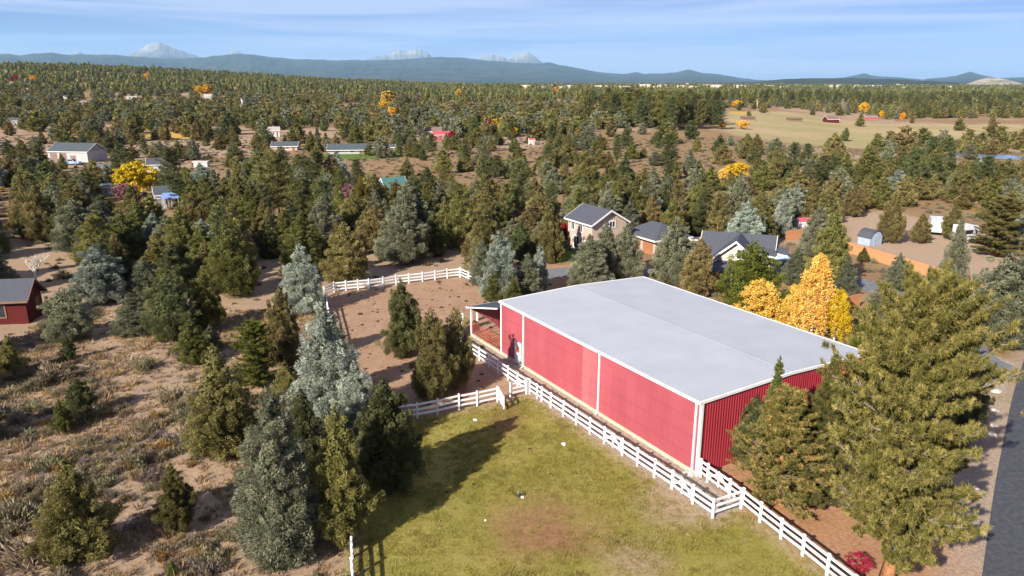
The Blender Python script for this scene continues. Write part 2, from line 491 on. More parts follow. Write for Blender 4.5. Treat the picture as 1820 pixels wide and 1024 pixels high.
# quick height lookup of the built ground
def gz(px_, py_):
    px_ = np.asarray(px_, float); py_ = np.asarray(py_, float)
    i = np.clip(np.searchsorted(gx, px_) - 1, 0, nx_ - 2); j = np.clip(np.searchsorted(gy, py_) - 1, 0, ny_ - 2)
    fx = np.clip((px_ - gx[i]) / (gx[i + 1] - gx[i]), 0, 1); fy = np.clip((py_ - gy[j]) / (gy[j + 1] - gy[j]), 0, 1)
    Z = hz.reshape(ny_, nx_)
    return (Z[j, i] * (1 - fx) + Z[j, i + 1] * fx) * (1 - fy) + (Z[j + 1, i] * (1 - fx) + Z[j + 1, i + 1] * fx) * fy

# ------------------------------------------------------------------ roads
noise_mat('asphalt', (.052, .054, .063), (.078, .080, .090), 3, .9, .2, bump=.3, bscale=60)
noise_mat('old_asphalt', (.125, .130, .145), (.185, .190, .205), 2, .9, .2, bump=.3, bscale=60)
def ribbon(name, pts, wid, mat, lift, label):
    P = np.array(pts, float)
    # resample
    seg = np.r_[0, np.cumsum(np.hypot(*np.diff(P, axis=0).T))]
    t = np.linspace(0, seg[-1], max(int(seg[-1] / 1.5), 8))
    C = np.stack([np.interp(t, seg, P[:, 0]), np.interp(t, seg, P[:, 1])], 1)
    for _ in range(6): C[1:-1] = (C[:-2] + 2 * C[1:-1] + C[2:]) / 4
    T = np.gradient(C, axis=0); T /= np.hypot(T[:, 0], T[:, 1])[:, None]
    Nn = np.stack([-T[:, 1], T[:, 0]], 1)
    cols = 5
    V, F = [], []
    for k in range(cols):
        s = (k / (cols - 1) - .5) * wid
        wob = (vnoise(t * .7, np.full_like(t, k * 9.0), 4) - .5) * .25 if k in (0, cols - 1) and name != 'road' else 0
        Q = C + Nn * (s + wob)[:, None] if np.ndim(wob) else C + Nn * s
        V.append(np.c_[Q, gz(Q[:, 0], Q[:, 1]) + lift])
    V = np.concatenate(V); n = len(t)
    for k in range(cols - 1):
        i = np.arange(n - 1) + k * n
        F.append(np.stack([i, i + n, i + n + 1, i + 1], 1))
    put(name, mesh_np(name, V, np.concatenate(F), mat), label=label, kind='structure')
re = [G(1745, 1024), G(1768, 860), G(1800, 700), G(1820, 640)]
rd = [re[0] + (re[0] - re[1]) * 2.5] + re + [re[-1] + (re[-1] - re[-2]) * 3]
rc = []
for i in range(len(rd)):
    d = rd[min(i + 1, len(rd) - 1)] - rd[max(i - 1, 0)]
    d = d / np.hypot(*d)
    rc.append(rd[i] + np.array([d[1], -d[0]]) * 3.4)
ribbon('road', rc, 6.8, 'asphalt', .03, 'dark asphalt road running past the big pine')
ribbon('driveway', [G(925, 492), G(975, 486), G(1060, 478), G(1150, 482), G(1220, 488), G(1300, 482), G(1390, 470), G(1480, 492), G(1560, 512), G(1640, 545), G(1700, 600), G(1725, 645), G(1775, 662)], 4.6, 'old_asphalt', .03, 'grey driveway winding behind the arena to the houses')
ribbon('lane', [G(60, 292), G(110, 291), G(180, 293), G(230, 300)], 6.0, 'old_asphalt', .04, 'grey apron in front of the metal shop')
ribbon('lane', [G(505, 215), G(512, 200), G(525, 190)], 9.0, 'old_asphalt', .1, 'far grey lane between dark trees')
ribbon('driveway', [G(640, 262), G(700, 264), G(790, 262)], 7.0, 'old_asphalt', .06, 'pale drive by the far red house')

# ------------------------------------------------------------------ mountains and far hills
noise_mat('forest_slope', (.020, .030, .022), (.055, .066, .045), .0012, .95, .05, detail=9)
noise_mat('near_butte', (.018, .026, .016), (.050, .058, .032), .004, .95, .05, detail=9)
noise_mat('tan_butte', (.12, .115, .085), (.40, .36, .28), .016, .95, .05, detail=9, lo=.38, hi=.58)
def snow_material():
    m, n, l = new_mat('snow_rock')
    b = n['Principled BSDF']; b.inputs['Roughness'].default_value = .8
    tc = n.new('ShaderNodeTexCoord')
    no = n.new('ShaderNodeTexNoise'); no.inputs['Scale'].default_value = .0035; no.inputs['Detail'].default_value = 9; no.inputs['Roughness'].default_value = .68
    l.new(tc.outputs['Object'], no.inputs['Vector'])
    at = n.new('ShaderNodeAttribute'); at.attribute_name = 'shade'
    ad = n.new('ShaderNodeMath'); ad.operation = 'MULTIPLY_ADD'
    l.new(at.outputs['Fac'], ad.inputs[0]); ad.inputs[1].default_value = .54; l.new(no.outputs['Fac'], ad.inputs[2])
    cr = n.new('ShaderNodeValToRGB'); e = cr.color_ramp.elements
    e[0].position = .66; e[0].color = (.05, .06, .05, 1); e[1].position = 1.0; e[1].color = (.30, .29, .25, 1)
    k = e.new(.80); k.color = (.14, .135, .115, 1)
    l.new(ad.outputs[0], cr.inputs['Fac']); l.new(cr.outputs['Color'], b.inputs['Base Color'])
snow_material()
def mountain_range(name, D, sky_pts, depth_front, mat, label, step=3.0, seed=0, rug=.16, base=0.0, rows=26, power=1.25, jag=0.0):
    sx = np.array([p[0] for p in sky_pts], float); sy = np.array([p[1] for p in sky_pts], float)
    px_ = np.arange(sx[0], sx[-1] + .1, step)
    py_ = np.interp(px_, sx, sy)
    if len(px_) > 9:
        k = np.array([1, 2, 1]) / 4.
        py_[1:-1] = np.convolve(py_, k, 'valid')
    py_ = py_ + (fbm(px_ / 14., px_ * 0 + seed, 4, seed) - .5) * 2.0 + (fbm(px_ / 5., px_ * 0 + seed, 3, seed + 4) - .5) * jag
    dirs = np.array([ray(a, b) for a, b in zip(px_, py_)])
    hl = np.hypot(dirs[:, 0], dirs[:, 1])
    crest = CAMH + D * dirs[:, 2] / hl
    ux, uy = dirs[:, 0] / hl, dirs[:, 1] / hl
    V, S = [], []
    ss = np.r_[np.linspace(0, 1, rows), np.linspace(1, 0, 9)[1:]]
    for i, s in enumerate(ss):
        back = i >= rows
        dist = D + (1 - s) * (depth_front * .6 if back else -depth_front)
        X, Y = ux * dist, uy * dist
        spur = fbm(px_ / (IMW / 26.) + 31 * seed, px_ * 0 + s * 3.1, 5, seed + 2)
        rid = 1 - np.abs(2 * fbm(px_ / 28. + (1 - s) * 1.5, px_ * 0 + s * 4.0 + 7, 4, seed + 8) - 1)
        prof = s ** power
        z = base + (crest - base) * prof * (1 + (rid - .6) * rug * 4 * (1 - s) * (s > 0) + (spur - .5) * rug * 3 * (1 - s))
        if s == 0: z = np.full_like(z, base - 60)
        V.append(np.stack([X, Y, z], 1)); S.append(np.clip((z - base) / (crest.max() - base), 0, 1))
    V = np.concatenate(V); n = len(px_)
    F = []
    for k in range(len(ss) - 1):
        i = np.arange(n - 1) + k * n
        F.append(np.stack([i, i + 1, i + 1 + n, i + n], 1))
    put(name, mesh_np(name, V, np.concatenate(F), mat, shade=np.concatenate(S), smooth=True), label=label, kind='structure')
mountain_range('mountain', 36000, [(205, 112), (225, 101), (240, 92), (252, 86), (262, 79), (270, 75), (280, 74), (290, 77), (300, 82), (316, 89), (335, 95), (350, 99), (372, 108), (395, 116)], 5200, 'snow_rock', 'tall snow dusted volcano above the blue ridge', step=1.2, seed=3, base=400, jag=2)
mountain_range('mountain', 38000, [(118, 104), (128, 95), (139, 91), (150, 96), (162, 104)], 3000, 'snow_rock', 'tiny snow capped knob left of the tall volcano', step=1.2, seed=5, base=900)
mountain_range('mountain', 38000, [(388, 104), (402, 96), (412, 91), (422, 91), (432, 95), (448, 104)], 3000, 'snow_rock', 'small snow tipped cone right of the tall volcano', step=1.2, seed=6, base=900)
mountain_range('mountain', 38000, [(610, 116), (625, 106), (650, 107), (662, 102), (680, 99), (692, 98), (702, 92), (710, 89), (718, 93), (726, 92), (735, 88), (746, 87), (754, 90), (763, 97), (775, 104), (795, 114)], 4200, 'snow_rock', 'broad jagged snowy massif in the middle of the range', step=1.2, seed=7, base=500, jag=5)
mountain_range('mountain', 38000, [(842, 116), (856, 103), (866, 97), (874, 96), (882, 99), (892, 100), (904, 106), (918, 116)], 3600, 'snow_rock', 'small snowy peak beside the rightmost rocky peak', step=1.2, seed=8, base=500, jag=3)
mountain_range('mountain', 37000, [(896, 116), (910, 102), (920, 97), (930, 95), (938, 93), (946, 97), (954, 103), (964, 111), (980, 118)], 3600, 'snow_rock', 'pyramid shaped rocky snow peak, rightmost of the snowy ones', step=1.2, seed=9, base=500, jag=3)
ridge = [(-240, 99), (-60, 97), (0, 96), (15, 95), (35, 99), (60, 95), (95, 94), (112, 97), (160, 97), (205, 97), (240, 101), (300, 104), (350, 103), (385, 99), (420, 96), (450, 97), (480, 101), (520, 105), (560, 106), (600, 107), (660, 107), (720, 105), (780, 101), (820, 102), (850, 106), (910, 111), (960, 113), (975, 110), (992, 115), (1015, 119), (1065, 129), (1110, 132), (1130, 128), (1145, 131), (1180, 130), (1205, 128), (1225, 123), (1250, 130), (1280, 132), (1310, 137), (1340, 142), (1380, 143), (1440, 142), (1480, 140), (1500, 137), (1520, 134), (1535, 130), (1550, 134), (1600, 138), (1640, 141), (1670, 138), (1700, 135), (1712, 131), (1725, 127), (1740, 132), (1770, 139), (1790, 138), (1820, 137), (1900, 138), (2060, 136)]
mountain_range('mountain', 25000, ridge, 11000, 'forest_slope', 'long forested blue mountain ridge along the horizon', step=3, seed=11, rug=.13, rows=40, power=1.35)
mountain_range('hill', 9500, [(1240, 149), (1290, 147), (1340, 146), (1390, 141), (1440, 139), (1510, 139), (1560, 140), (1600, 141), (1650, 144), (1700, 147), (1730, 150), (1790, 152), (1860, 153)], 2200, 'near_butte', 'low dark wooded ridge before the right hand cones', step=2, seed=13, rug=.1)
mountain_range('hill', 5200, [(1672, 164), (1700, 156), (1722, 148), (1742, 141), (1760, 138), (1778, 139), (1800, 144), (1822, 150), (1850, 160), (1880, 166)], 700, 'tan_butte', 'bare tan butte near the right edge of the horizon', step=1.5, seed=15, rug=.05)

# ------------------------------------------------------------------ haze
def haze_box():
    m, n, l = new_mat('haze')
    n.remove(n['Principled BSDF'])
    v = n.new('ShaderNodeVolumePrincipled')
    v.inputs['Density'].default_value = 2.1e-5
    v.inputs['Color'].default_value = (.42, .70, 1.0, 1)
    v.inputs['Anisotropy'].default_value = .0
    l.new(v.outputs['Volume'], n['Material Output'].inputs['Volume'])
    b = MB().box(-62000, 62000, -9500, 62000, -75, 3400)
    o = put('haze', b.mesh('haze', 'haze'), label='thin blue haze filling the air over the valley', kind='stuff')
haze_box()

# ------------------------------------------------------------------ the red arena
def metal_mat(name, c1, c2, rough=.42, lines=True, z_lines=False, vary=.07):
    m, n, l = new_mat(name)
    b = n['Principled BSDF']
    b.inputs['Roughness'].default_value = rough
    b.inputs['Specular IOR Level'].default_value = .35
    tc = n.new('ShaderNodeTexCoord'); geo = n.new('ShaderNodeNewGeometry')
    no = n.new('ShaderNodeTexNoise'); no.inputs['Scale'].default_value = .35; no.inputs['Detail'].default_value = 5
    l.new(geo.outputs['Position'], no.inputs['Vector'])
    cr = n.new('ShaderNodeValToRGB')
    cr.color_ramp.elements[0].position = .3; cr.color_ramp.elements[0].color = (*c1, 1)
    cr.color_ramp.elements[1].position = .7; cr.color_ramp.elements[1].color = (*c2, 1)
    l.new(no.outputs['Fac'], cr.inputs['Fac'])
    oi = n.new('ShaderNodeObjectInfo'); mr = n.new('ShaderNodeMapRange')
    mr.inputs['To Min'].default_value = 1 - vary; mr.inputs['To Max'].default_value = 1 + vary
    l.new(oi.outputs['Random'], mr.inputs['Value'])
    hs = n.new('ShaderNodeHueSaturation'); l.new(mr.outputs['Result'], hs.inputs['Value']); l.new(cr.outputs['Color'], hs.inputs['Color'])
    col = hs.outputs['Color']
    if z_lines:                        # rows of dusty screws along the girts
        sp = n.new('ShaderNodeSeparateXYZ'); l.new(geo.outputs['Position'], sp.inputs[0])
        w = n.new('ShaderNodeMath'); w.operation = 'PINGPONG'; w.inputs[1].default_value = .62
        l.new(sp.outputs['Z'], w.inputs[0])
        g = n.new('ShaderNodeMath'); g.operation = 'LESS_THAN'; g.inputs[1].default_value = .05; l.new(w.outputs[0], g.inputs[0])
        q = n.new('ShaderNodeMath'); q.operation = 'MULTIPLY'; q.inputs[1].default_value = .28; l.new(g.outputs[0], q.inputs[0])
        mx = n.new('ShaderNodeMix'); mx.data_type = 'RGBA'; mx.blend_type = 'MULTIPLY'
        l.new(q.outputs[0], mx.inputs[0]); l.new(col, mx.inputs[6]); mx.inputs[7].default_value = (.55, .5, .5, 1)
        col = mx.outputs[2]
    l.new(col, b.inputs['Base Color'])
    return m
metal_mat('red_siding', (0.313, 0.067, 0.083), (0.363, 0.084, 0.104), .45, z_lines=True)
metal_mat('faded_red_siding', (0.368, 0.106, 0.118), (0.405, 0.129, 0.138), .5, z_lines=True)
metal_mat('shaded_end_siding', (0.276, 0.024, 0.037), (0.317, 0.031, 0.046), .45)  # same red siding, darker: the gable's weaker light is put into the colour
metal_mat('roof_metal', (0.336, 0.354, 0.386), (0.373, 0.391, 0.423), .7, vary=.012)
noise_mat('white_trim', (0.666, 0.648, 0.630), (0.738, 0.720, 0.702), 2, .5, .3)
noise_mat('vinyl_white', (0.666, 0.666, 0.684), (0.756, 0.756, 0.774), 2, .45, .35, vary=.05)
noise_mat('tan_board', (.42, .33, .25), (.54, .44, .34), 3, .8, .2)
noise_mat('concrete', (.38, .35, .31), (.52, .48, .43), 4, .9, .2)
noise_mat('red_pipe', (.34, .05, .035), (.46, .09, .06), 4, .6, .3)
noise_mat('shingle', (.050, .054, .070), (.092, .096, .116), 14, .85, .2, detail=8, bump=.5, bscale=30)
noise_mat('glass_dark', (.012, .015, .020), (.030, .035, .045), 2, .08, .5)
noise_mat('dark_gap', (.02, .02, .02), (.03, .03, .03), 2, .9, .1)

def ribbed(name, w, h0, h1, mat, ribs=4, rd=.028, axis_len=None):
    """ribbed sheet in the local XZ plane facing -Y; height runs h0 at x=0 to h1 at x=w"""
    xs, ds = [], []
    p = w / ribs
    for k in range(ribs):
        o = k * p
        for u, d in ((0, 0), (p * .5 - .055, 0), (p * .5 - .028, rd), (p * .5 + .028, rd), (p * .5 + .055, 0)):
            xs.append(o + u); ds.append(d)
    xs.append(w); ds.append(0)
    V, F = [], []
    for u, d in zip(xs, ds):
        V.append((u, -d, 0)); V.append((u, -d, h0 + (h1 - h0) * u / w))
    for i in range(len(xs) - 1):
        F.append((2 * i, 2 * i + 2, 2 * i + 3, 2 * i + 1))
    n = len(V)
    V += [(0, .04, 0), (0, .04, h0), (w, .04, 0), (w, .04, h1)]
    F += [(n + 2, n, n + 1, n + 3), (n, 0, 1, n + 1), (2 * len(xs) - 2, n + 2, n + 3, 2 * len(xs) - 1)]
    me = bpy.data.meshes.new(name); me.from_pydata(V, [], F); me.update()
    me.materials.append(MATS[mat]); return me

barn = thing('riding_arena', 'large red metal riding arena with pale grey roof and white trim', 'barn', (*BN, 0), BROT)
# local frame: x along the long wall (a), y = -b ... long wall at y=0 facing +y
npan = 28; pw = BL / npan
me_long = ribbed('siding', pw, BE - .28, BE - .28, 'red_siding', rd=.045)
me_fade = me_long.copy(); me_fade.materials.clear(); me_fade.materials.append(MATS['faded_red_siding'])
for i in range(npan):                   # lit long wall (outside is +y in local, so turn the panel by 180 degrees)
    a0 = BL - i * pw
    fade = 10.9 < a0 - pw / 2 < 12.6 or 9.6 < a0 - pw / 2 < 10.2
    put('siding_panel', me_fade if fade else me_long, barn, (a0, 0, .28), math.pi)
me_back = ribbed('siding', pw, BE, BE, 'red_siding')
for i in range(npan): put('siding_panel', me_back, barn, (i * pw, -BW, 0), 0)
ng = 18; gw = BW / ng
def gz_h(b): return BE + BRISE * (1 - abs(b - BW / 2) / (BW / 2)) - .05
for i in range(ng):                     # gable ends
    me_g = ribbed('siding', gw, gz_h(i * gw), gz_h((i + 1) * gw), 'shaded_end_siding')
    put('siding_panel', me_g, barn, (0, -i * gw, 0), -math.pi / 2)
    me_g2 = ribbed('siding', gw, gz_h(BW - i * gw), gz_h(BW - (i + 1) * gw), 'shaded_end_siding')
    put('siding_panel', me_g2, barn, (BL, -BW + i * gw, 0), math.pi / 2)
sl = math.hypot(BW / 2 + .12, BRISE); ang = math.atan2(BRISE, BW / 2 + .12)
def roof_panel_mesh(sgn):
    v, f = [], []
    p = pw / 3
    prof = []
    for k in range(3):
        for u, d in ((0, 0), (p * .5 - .04, 0), (p * .5 - .02, .010), (p * .5 + .02, .010), (p * .5 + .04, 0)): prof.append((k * p + u, d))
    prof.append((pw, 0))
    for u, d in prof:
        v.append((u, .12 if sgn > 0 else -BW - .12, BE + d)); v.append((u, -BW / 2, BE + BRISE + d))
    for i in range(len(prof) - 1): f.append((2 * i, 2 * i + 2, 2 * i + 3, 2 * i + 1) if sgn < 0 else (2 * i + 1, 2 * i + 3, 2 * i + 2, 2 * i))
    b = len(v)
    v += [(0, .12 if sgn > 0 else -BW - .12, BE - .03), (pw, .12 if sgn > 0 else -BW - .12, BE - .03), (pw, -BW / 2, BE + BRISE - .03), (0, -BW / 2, BE + BRISE - .03)]
    f.append((b, b + 1, b + 2, b + 3))
    me = bpy.data.meshes.new('roof_panel'); me.from_pydata(v, [], f); me.update(); me.materials.append(MATS['roof_metal']); return me
rp = [roof_panel_mesh(1), roof_panel_mesh(-1)]
for i in range(npan):
    for k in (0, 1): put('roof_panel', rp[k], barn, (i * pw, 0, .012))
put('ridge_cap', MB().prism([[(x_, -BW / 2 + .22, BE + BRISE + .022), (x_, -BW / 2, BE + BRISE + .042), (x_, -BW / 2 - .22, BE + BRISE + .022), (x_, -BW / 2, BE + BRISE + .03)] for x_ in (-.12, BL + .12)], None).mesh('ridge_cap', 'roof_metal'), barn)
put('gutter', MB().box(-.14, BL + .14, .12, .27, BE - .13, BE + .03).mesh('gutter', 'white_trim'), barn)
put('gutter', MB().box(-.14, BL + .14, -BW - .27, -BW - .12, BE - .13, BE + .03).mesh('gutter', 'white_trim'), barn)
for x0 in (-.13, BL + .005):
    for s in (0, 1):
        y0, y1 = (.12, -BW / 2) if s == 0 else (-BW - .12, -BW / 2)
        rk = MB().prism([[(x0, y0, BE - .12), (x0 + .125, y0, BE - .12), (x0 + .125, y0, BE + .055), (x0, y0, BE + .055)],
                         [(x0, y1, BE + BRISE - .12), (x0 + .125, y1, BE + BRISE - .12), (x0 + .125, y1, BE + BRISE + .055), (x0, y1, BE + BRISE + .055)]], None)
        put('rake_trim', rk.mesh('rake_trim', 'white_trim'), barn)
for (cx_, cy_) in ((0, 0), (BL, 0), (0, -BW), (BL, -BW)):
    sx_ = -.05 if cx_ == 0 else .0
    sy_ = .0 if cy_ == 0 else -.05
    put('corner_trim', MB().box(cx_ + sx_ - .07, cx_ + sx_ + .12, cy_ + sy_ - .12, cy_ + sy_ + .07, 0, BE - .12).mesh('corner_trim', 'white_trim'), barn)
for a_ in (.32, 10.45, 21.4):
    d = MB().box(a_ - .06, a_ + .06, .03, .15, .12, BE - .1)
    ds_ = put('downspout', d.mesh('downspout', 'white_trim'), barn)
    put('spout_foot', MB().prism([[(a_ - .06, .05, .2), (a_ + .06, .05, .2), (a_ + .06, .15, .2), (a_ - .06, .15, .2)], [(a_ - .06, .3, .03), (a_ + .06, .3, .03), (a_ + .06, .36, .1), (a_ - .06, .36, .1)]], None).mesh('spout_foot', 'white_trim'), ds_)
put('base_board', MB().box(0.1, BL - .1, -.03, .05, 0, .28).mesh('base_board', 'tan_board'), barn)
put('splash_block', MB().prism([[(.0, .2, 0), (.75, .2, 0), (.75, .2, .12), (.0, .2, .12)], [(.1, .85, 0), (.65, .85, 0), (.65, .85, .05), (.1, .85, .05)]], None).mesh('splash_block', 'concrete'), barn)
# small service door near the end downspout
dr = put('door', MB().box(21.85, 22.75, .04, .09, .1, 2.05).mesh('door', 'white_trim'), barn)
put('window', MB().box(22.05, 22.55, .092, .11, 1.2, 1.8).mesh('window', 'red_pipe'), dr)
put('door_frame', MB().box(21.75, 21.84, .03, .12, .1, 2.15).box(22.76, 22.85, .03, .12, .1, 2.15).box(21.75, 22.85, .035, .115, 2.06, 2.17).mesh('door_frame', 'white_trim'), dr)
put('door_handle', MB().box(21.93, 21.98, .09, .14, 1.0, 1.12).mesh('door_handle', 'dark_gap'), dr)
put('utility_box', MB().box(21.52, 21.72, .03, .18, .5, 1.0).mesh('utility_box', 'concrete'), barn)
# lean-to on the far end
le = thing('lean_to_shelter', 'open lean-to shelter with dark shingle roof on the far end of the red arena', 'shelter', (*BN, 0), BROT)
X0, X1 = BL + .15, BL + 6.2
lw = 12.0
def lz(x_): return 4.45 + (2.95 - 4.45) * (x_ - X0) / (X1 - X0)
rf = MB().prism([[(x_, .35, lz(x_) + o) for x_, o in ((X0, 0), (X1 + .3, 0), (X1 + .3, .1), (X0, .1))], [(x_, -lw - .3, lz(x_) + o) for x_, o in ((X0, 0), (X1 + .3, 0), (X1 + .3, .1), (X0, .1))]], None)
rfo = put('roof', rf.mesh('roof', 'shingle'), le)
fas = MB().prism([[(x_, y_, lz(x_) + o) for y_, o in ((.352, -.05), (.38, -.05), (.38, .09), (.352, .09))] for x_ in (X0, X1 + .3)], None)
put('fascia', fas.mesh('fascia', 'white_trim'), rfo)
put('fascia', MB().box(X1 + .302, X1 + .34, -lw - .3, .39, lz(X1 + .3) - .1, lz(X1 + .3) + .1).mesh('fascia', 'white_trim'), rfo)
for yy in (-.0, -6.0, -11.9):
    put('post', MB().box(X1 - .15, X1 + .0, yy - .08, yy + .08, 0, lz(X1) - .002).mesh('post', 'white_trim'), le)
def low_edge(b_): return max(0.0, 2.75 * (1 - b_ / 3.4) ** .8) if b_ < 3.4 else 0.0
for i in range(18):                     # outer wall with a sloping cut at the corner post
    b0, b1 = .1 + i * .65, .1 + (i + 1) * .65 - .012
    z1 = lz(X1) - .02
    put('siding_panel', MB().prism([[(xx, -b0, low_edge(b0)), (xx, -b1, low_edge(b1)), (xx, -b1, z1), (xx, -b0, z1)] for xx in (X1 - .01, X1 + .05)], None).mesh('siding_panel', 'red_siding'), le)
    put('rib', MB().box(X1 - .045, X1 - .012, -b0 - .36, -b0 - .28, low_edge(b0 + .3) + .02, z1).mesh('rib', 'red_siding'), le)
put('sill_beam', MB().box(X0, X1, -.12, .1, 0, .22).mesh('sill_beam', 'tan_board'), le)
gate_p = thing('pipe_gate', 'red pipe stock panels closing the side of the lean-to', 'gate', (*BN, 0), BROT)
for k, hz_ in enumerate((.4, .62, .84, 1.06, 1.28, 1.5)):
    put('rail', MB().tube([(X0 + .1, 0.0, hz_), ((X0 + X1) / 2, .01, hz_ - .01), (X1 - .2, 0.0, hz_)], .025, 6).mesh('rail', 'red_pipe'), gate_p)
for xx in (X0 + .1, (X0 + X1) / 2 - .2, (X0 + X1) / 2 + .2, X1 - .22):
    put('upright', MB().tube([(xx, 0, .2), (xx, 0, 1.52)], .03, 6).mesh('upright', 'red_pipe'), gate_p)
gate_q = thing('pipe_gate', 'red pipe stock panel dividing the ground inside the lean-to', 'gate', (*BN, 0), BROT)
for k, hz_ in enumerate((.4, .75, 1.1, 1.45)):
    put('rail', MB().tube([(X0 + 3.0, -.4, hz_), (X0 + 3.1, -7.5, hz_)], .025, 6).mesh('rail', 'red_pipe'), gate_q)
for yy in (-.4, -4, -7.5):
    put('upright', MB().tube([(X0 + 3.05, yy, 0), (X0 + 3.05, yy, 1.5)], .03, 6).mesh('upright', 'red_pipe'), gate_q)

# ------------------------------------------------------------------ white rail fences
FH = 1.32
pm = MB().box(-.065, .065, -.065, .065, -.1, FH - .04)
pm.prism([[(-.08, -.08, FH - .04), (.08, -.08, FH - .04), (.08, .08, FH - .04), (-.08, .08, FH - .04)], [(-.08, -.08, FH - .015), (.08, -.08, FH - .015), (.08, .08, FH - .015), (-.08, .08, FH - .015)], [(-.01, -.01, FH + .03), (.01, -.01, FH + .03), (.01, .01, FH + .03), (-.01, .01, FH + .03)]], None)
POST = pm.mesh('post', 'vinyl_white')
RAIL = MB().box(0, 1, -.025, .025, -.075, .075).mesh('rail', 'vinyl_white')
BRACE = RAIL
_fr = random.Random(12)
def rails(parent, o, p, q, hs, zz):
    d = np.array(q) - np.array(p); L = np.hypot(*d)
    for h_ in hs:
        ra_ = put('rail', RAIL, parent, (p[0] - o[0], p[1] - o[1], h_ + _fr.gauss(0, .008)), math.atan2(d[1], d[0]), (L, 1, 1))
        ra_.rotation_euler = (0, _fr.gauss(0, .006), math.atan2(d[1], d[0]))
def fence(label, pts, closed_ends=(True, True), cat='fence', group='white vinyl rail fences', hs=(.36, .75, 1.14), skip=()):
    o = pts[0]
    z0 = float(gz(*o))
    f = thing('rail_fence', label, cat, (o[0], o[1], z0), 0, group)
    for p in pts: 
        po_ = put('post', POST, f, (p[0] - o[0], p[1] - o[1], float(gz(*p)) - z0 + _fr.uniform(-.02, .02)))
        po_.rotation_euler = (_fr.gauss(0, .012), _fr.gauss(0, .012), _fr.gauss(0, .03))
    for i in range(len(pts) - 1):
        if i in skip: continue
        rails(f, o, pts[i], pts[i + 1], hs, z0)
    return f
def spaced(p, q, n):
    p, q = np.array(p, float), np.array(q, float)
    return [p + (q - p) * i / n for i in range(n + 1)]
def gate(label, p, q):
    p, q = np.array(p, float), np.array(q, float)
    d = q - p; L = np.hypot(*d); an = math.atan2(d[1], d[0])
    g = thing('rail_gate', label, 'gate', (p[0], p[1], float(gz(*p))), an, 'white vinyl gates')
    for h_ in (.36, .75, 1.14): put('rail', RAIL, g, (.0, 0, h_), 0, (L, 1, 1))
    for xx in (.0, L / 2, L): put('upright', MB().box(xx - .05, xx + .05, -.045, .045, .2, 1.26).mesh('upright', 'vinyl_white'), g)
    for a_, b_ in ((0, L / 2), (L, L / 2)):
        v = MB().prism([[(a_, -.035, .32), (a_ + .001, .035, .32), (a_ + .001, .035, .46), (a_, -.035, .46)], [(b_, -.035, 1.04), (b_ + .001, .035, 1.04), (b_ + .001, .035, 1.18), (b_, -.035, 1.18)]], None)
        put('brace', v.mesh('brace', 'vinyl_white'), g)
fence('white rail fence along the lit red wall from the corral to the cross fence', [bw(a_, -2.6) for a_ in (29.0, 27.0, 25.0, 23.2, 21.5, 19.8, 18.2, 16.65)])
gate('white braced gate beside the lean-to end of the wall fence', bw(30.9, -2.55), bw(29.15, -2.6))
fence('white rail fence between the arena strip and the lawn paddock', [bw(a_, -2.5) for a_ in (16.45, 15.3, 14.65, 13.33, 11.6, 9.9, 8.2, 6.5)])
gate('white braced gate halfway along the lawn side fence', bw(6.4, -2.5), bw(4.6, -2.5))
fence('white rail fence on the lawn edge past the middle gate', [bw(a_, -2.48) for a_ in (4.5, 2.93, 1.25, -.41)])
gate('white braced gate near the front corner of the arena', bw(-.5, -2.5), bw(-2.2, -2.55))
fence('short white corner fence turning in below the arena corner', [bw(-2.3, -2.55), bw(-4.0, -2.6), bw(-4.14, -.42)])
gate('white braced gate touching the arena front corner', bw(-1.0, .0), bw(-2.9, -.12))
fence('white rail fence stub against the arena corner trim', [bw(-.25, .12), bw(-.95, .02)])
fence('white rail fence running down to the big pine', [bw(-2.95, -.14), bw(-4.1, -.28), bw(-5.71, -.56), bw(-7.41, -.81), bw(-9.03, -1.02), bw(-10.77, -1.32), bw(-12.5, -1.6), bw(-14.2, -1.9)])
cA = [G(623, 756) + (G(742, 744) - G(623, 756)) * t for t in (0, .34, .67)] + [G(742, 744), G(777.6, 737), G(816, 728), G(848, 722), G(884, 714)]
fence('white cross fence dividing lawn paddock from dirt corral', cA)
gate('white gate swung open at the end of the cross fence', G(884, 714) + np.array([.12, -.05]), G(890, 722) + np.array([.25, -.9]))
fence('short white fence stub joining the cross gateway to the wall fence', [G(906.4, 706.8), bw(16.55, -2.75)])
dF = [G(*p) for p in [(594, 519), (615, 517), (636.5, 515), (656, 513.6), (681, 510), (704, 506), (727, 503.6), (751, 501), (773, 498), (795, 495), (817, 492.5)]]
fence('white rail fence along the far side of the dirt corral', [G(577, 528)] + dF)
d3 = G(848, 506.6); d2 = G(817, 492.5)
fence('white fence leading from the far corral corner towards the shrubs', [d2 + (d3 - d2) * t for t in (.04, .5, 1.0, 1.5, 2.0)])
e0, e1 = G(577, 528), G(613, 935)
fence('white rail fence on the left side of the corral behind the grey junipers', spaced(e0 + np.array([.1, -.3]), G(623, 758), 16))
eb = e1 + (G(620, 1024) - e1) * 2.2
fence('white rail fence seen end on beside the green juniper', spaced(G(623, 756) + np.array([.0, -.5]), eb, 13), hs=(.36, .75, 1.14))
fence('white rail fence panel standing inside the lean-to', [bw(30.6, 3.9), bw(28.6, 3.9), bw(26.6, 3.9)])
noise_mat('blue_barrel', (.10, .16, .34), (.16, .24, .44), 3, .5, .3)
